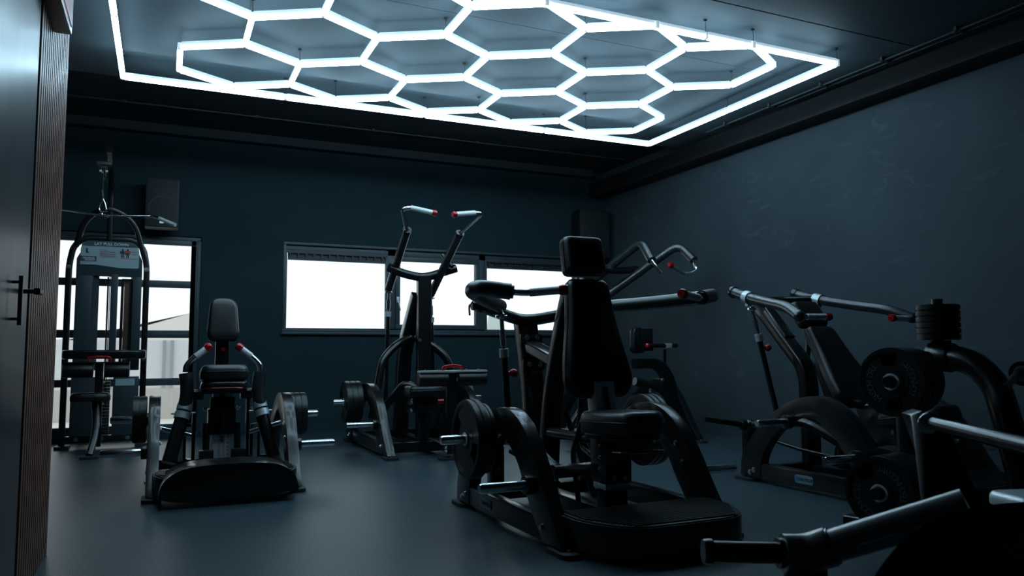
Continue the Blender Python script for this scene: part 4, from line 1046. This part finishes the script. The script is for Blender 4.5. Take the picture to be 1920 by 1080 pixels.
# ------------------------------------------------------------------ speakers
def speaker(c0, c1, yb, lab):
    x0, x1, z0, z1 = c0.x, c1.x, c1.z, c0.z
    t = thing('wall_speaker', lab, 'speaker', ((x0+x1)/2, yb, z0))
    MB().bx(x0, x1, yb-.13, yb+.08, z0, z1).build('cabinet', 'speaker', t, t, bevel=.010)
    MB().bx(x0+.012, x1-.012, yb-.136, yb-.129, z0+.012, z1-.012).build('grille', 'grille', t, t, bevel=.004)
    xm = (x0+x1)/2; r = (x1-x0)*.40
    MB().lathe([(r-.004, 0), (r+.004, 0), (r+.002, .005), (r-.002, .005)], (xm, yb-.136, z0+.065+r), (0, -1, 0), 48, True).build('woofer_ring', 'conduit', t, t)
    MB().bx(xm-.02, xm+.02, yb-.140, yb-.135, z0+.04, z0+.062).build('maker_badge', 'steel', t, t)
    MB().tube([(xm, yb+.07, (z0+z1)/2), (xm, WY, (z0+z1)/2)], .02, 12).build('wall_bracket', 'paint', t, t)
speaker(A(274, 332, Y=8.47), A(334, 428, Y=8.47), 8.60, 'black box speaker on the back wall above the glass door')
speaker(A(1087, 392, Y=8.47), A(1145, 485, Y=8.47), 8.60, 'black box speaker on the back wall in the right corner above the window')

# ------------------------------------------------------------------ plate tree on the right
ORD = ['front', 'first', 'second', 'third', 'fourth', 'fifth']
K = thing('plate_tree', 'thick-tubed black weight plate rack at the right edge of the picture', 'weight rack', (3.25, 2.45, 0))
def atd(px, py, Y): return A(px, py, Y=Y)
tj = atd(1762, 668, 2.45)           # top junction
ax = V(math.sin(math.radians(76)), math.cos(math.radians(76)), 0)
perp = V(ax.y, -ax.x, 0)
hp = [atd(1700, 870, 2.60), atd(1704, 760, 2.58), atd(1716, 690, 2.52), tj, atd(1822, 676, 2.30), atd(1868, 720, 2.2), atd(1892, 800, 2.12), atd(1935, 930, 2.0)]
hp[0] = V(hp[1].x, hp[1].y, .03); hp[-1] = V(hp[-2].x+.04, hp[-2].y-.08, .03)
MB().tube(hp, .058, 24, .16).build('hoop_frame', 'paint', K, K)
MB().cyl(tj.lerp(hp[4], -.25), tj.lerp(hp[4], .42), .068, 28).build('top_sleeve', 'paint', K, K, bevel=.005)
MB().cyl(tj+V(0, 0, .05), tj+V(0, 0, .268), .024, 20).lathe([(0, .0), (.05, 0), (.05, .012), (0, .012)], tj+V(0, 0, .062), (0, 0, 1), 24).build('top_peg', 'paint', K, K)
zb = tj.z+.078
for i in range(6):
    z = zb+.012+i*.0275
    nm = ['lowest', 'second lowest', 'third lowest', 'third highest', 'second highest', 'topmost'][i]
    place_plate(.094, .026, (tj.x, tj.y, z), (0, 0, 1), f'small black plate, {nm} of the flat pile on top of the plate rack', 'small plates piled on the rack', random.uniform(0, 3))
c1 = atd(1670, 716, 2.36); c2 = atd(1648, 925, 2.30)
DP = (c1.length, c2.length)
for c, nm0, n, spin in ((c1, 'upper', 5, .10), (c2, 'lower', 6, .62)):
    R = .148
    MB().cyl(c-ax*.03, c+ax*.36, .024, 20).lathe([(0, -.034), (.022, -.034), (.0245, -.03), (.0245, 0), (0, 0)], c, ax, 24).build('plate_horn', 'paint', K, K)
    MB().cyl(c+ax*.24, c+ax*.28, .05, 24).build('horn_collar', 'paint', K, K, bevel=.004)
    for i in range(n):
        lab = f'large lettered black plate facing out in front on the {nm0} peg of the plate rack' if i == 0 else f'{ORD[i]} black plate back from the front one on the {nm0} peg of the plate rack'
        o = place_plate(R, .036, c+ax*(.018+i*.0375), -ax, lab, f'plates on the {nm0} rack peg', 0, True)
        # keep the grips near the top and bottom, turned by spin
        xl = V(-ax.y, ax.x, 0)
        mm = frame_mat((0, 0, 0), xl if xl.dot(_r) > 0 else -xl, -ax).to_3x3() @ Matrix.Rotation(spin, 3, 'Z')
        o.rotation_quaternion = mm.to_quaternion()
# frame members of the rack
MB().tube([c1+ax*.34, V(hp[1].x, hp[1].y, c1.z)], .04, 18, 0).build('peg_arm', 'paint', K, K)
MB().tube([c2+ax*.34, V(hp[0].x, hp[0].y, c2.z)], .04, 18, 0).build('peg_arm', 'paint', K, K)
mx = (hp[0]+hp[-1])/2
MB().tube([V(hp[0].x, hp[0].y, .03), V(hp[-1].x, hp[-1].y, .03)], 0, sect=(.10, .06, .012), up=(0, 0, 1)).build('base_rail', 'paint', K, K)
MB().tube([hp[0]+V(-.10, .30, 0), hp[0]+V(.06, -.30, 0)], 0, sect=(.09, .06, .012), up=(0, 0, 1)).build('base_foot', 'paint', K, K, bevel=.003)
MB().tube([hp[-1]+V(-.06, .25, 0), hp[-1]+V(.06, -.25, 0)], 0, sect=(.09, .06, .012), up=(0, 0, 1)).build('base_foot', 'paint', K, K, bevel=.003)
cb = atd(1655, 873, 2.85)
for i in range(4):
    nm = ['front', 'second', 'third', 'rear'][i]
    place_plate(.150, .034, cb+ax*(i*.037)+V(0, 0, -.06), -ax, f'{nm} black plate of the four behind the lower lettered plates', 'plates on the far side of the rack', .3)
MB().cyl(cb+V(0, 0, -.06)-ax*.03, cb+V(0, 0, -.06)+ax*.30, .024, 18).build('plate_horn', 'paint', K, K)
MB().tube([cb+V(0, 0, -.06)+ax*.28, V(hp[0].x, hp[0].y, cb.z-.06)], .03, 16, 0).build('peg_arm', 'paint', K, K)
# plates at the right picture edge
ce_ = atd(1925, 700, 2.25)
MB().tube([atd(1882, 728, 2.13), ce_-ax*.10+V(0, 0, -.0), ce_+ax*.12], .018, 14, .02).build('side_peg', 'paint', K, K)
for i in range(3):
    nm = ['left', 'middle', 'right'][i]
    place_plate(.055, .024, ce_+ax*(-.05+i*.028), ax, f'{nm} small black plate on the side peg at the right picture edge', 'small plates on the side peg', 0)

# ------------------------------------------------------------------ near machine, bottom right
F = thing('low_row_machine', 'near black machine at the bottom right with a pale-lit lever tube and bare horn', 'exercise machine', (1.7, 1.0, 0))
hub = A(1512, 1038, Y=1.36)
tip = A(1318, 1034, Y=1.46)
MB().lathe([(0, 0), (.027, 0), (.029, .012), (.029, .02), (.0245, .024), (.0245, (hub-tip).length-.02), (0, (hub-tip).length-.02)], tip, hub-tip, 28).build('plate_horn', 'paint', F, F)
hd_ = (tip-hub).normalized(); td0 = (A(1815, 948, Y=1.10)-hub).normalized()
MB().tube([hub+hd_*.055, hub, hub+td0*.06], .044, 32, .05).build('pivot_hub', 'lever', F, F, bevel=.004)
MB().cyl(hub+hd_*.055, hub+hd_*.066, .034, 28).build('hub_collar', 'paint', F, F)
te = A(1815, 948, Y=1.10); td = (te-hub).normalized()
MB().cyl(hub, te, .037, 32).build('lever_arm', 'lever', F, F)
MB().lathe([(.037, 0), (.041, 0), (.041, .02), (.037, .02)], hub+td*.045, td, 32, True).build('arm_collar', 'paint', F, F)
side = td.cross(V(0, 0, 1)).normalized()
if side.dot(V(0, 0, CAM_H)-hub) < 0 and side.y > 0: side = -side
nv = (V(0, 0, CAM_H)-(hub+te)/2); nv = (nv - td*nv.dot(td)).normalized(); nv = (nv + V(0, 0, -.75)).normalized(); nv = (nv - td*nv.dot(td)).normalized()
cpt = hub+td*.165
bo3 = round2([(-.050, -.013), (.050, -.013), (.050, .013), (-.050, .013)], .008)
m3 = frame_mat(cpt+nv*.0365, td, nv)
bg_ = MB().prism([m3 @ V(q.x, q.y, 0) for q in bo3], nv*.002).build('badge', 'badge', F, F)
b = MB().lathe([(0, 0), (.009, 0), (.009, .001), (0, .001)], m3 @ V(-.036, 0, .0022), nv, 16); b.build('emblem', 'badge_blue', bg_, F)
text_bm('NAUTILUS', .012, .0004, m3 @ Matrix.Translation((.010, 0, .0026)), b := MB()); b.build('lettering', 'ink', bg_, F)
text_bm('LEVERAGE', .032, .0008, frame_mat(cpt+td*.058+nv*.0372, td, nv), b := MB(), align='LEFT', bold=.0012); b.build('lettering', 'badge', F, F)
# stand, column, seat pad and side arch
MB().bx(hub.x-.035, hub.x+.035, hub.y-.03, hub.y+.04, .02, hub.z-.03).build('pivot_stand', 'paint', F, F, bevel=.006)
sq = smooth_curve([(1632, 1092), (1660, 1050), (1700, 1006), (1748, 976), (1800, 957), (1860, 946), (1930, 941), (2000, 944), (2080, 980), (2130, 1092)], 3)
MB().prism([A(q.x, q.y, Y=1.02-.00014*(q.x-1632)) for q in [Vector(v) for v in sq]], (.16, .115, -.035)).build('side_cover', 'vinyl', F, F, bevel=.022)
pv = A(1720, 793, Y=1.42)
pe = A(1960, 845, Y=1.02)
MB().tube([A(1748, 794, Y=1.38), pe], .0175, 24, 0, taper=(1, 1.15)).build('handle_bar', 'paint', F, F)
MB().sphere(A(1744, 792, Y=1.40), .028, 20).build('bar_joint', 'paint', F, F)
b = MB(); bolt(b, pv+V(-.0, -.03, 0), (-.5, -.8, 0), .018, .012); b.build('bolt', 'bolt', F, F)
cl = [A(1706, 778, Y=1.48), A(1730, 770, Y=1.45), A(1768, 784, Y=1.42), A(1850, 960, Y=1.30), A(1905, 1110, Y=1.2), A(1745, 1110, Y=1.3), A(1775, 960, Y=1.38)]
MB().prism(cl, (.05, .07, 0)).build('side_gusset', 'paint', F, F, bevel=.006)
cushion_part(F, 'pad', round2([(-.05, -.06), (.20, -.06), (.20, .06), (-.05, .06)], .02), .03, frame_mat(A(1925, 952, Y=1.10), (1, -.3, 0), (0, 0, 1)), 'column', .012, pipe=False)
MB().bx(1.35, 2.1, .55, .65, 0, .07).bx(1.35, 1.43, .4, 1.45, 0, .07).bx(2.02, 2.1, .4, 1.45, 0, .07).build('base_frame', 'paint', F, F, bevel=.006)
MB().tube([(1.70, .60, .05), (1.66, .85, .34)], 0, sect=(.08, .08, .012), up=(0, 1, 0)).tube([(2.02, .9, .05), (1.95, .95, .5)], 0, sect=(.06, .06, .012), up=(0, 1, 0)).build('column', 'paint', F, F)

# hidden prototypes are never left unlinked: nothing further to do
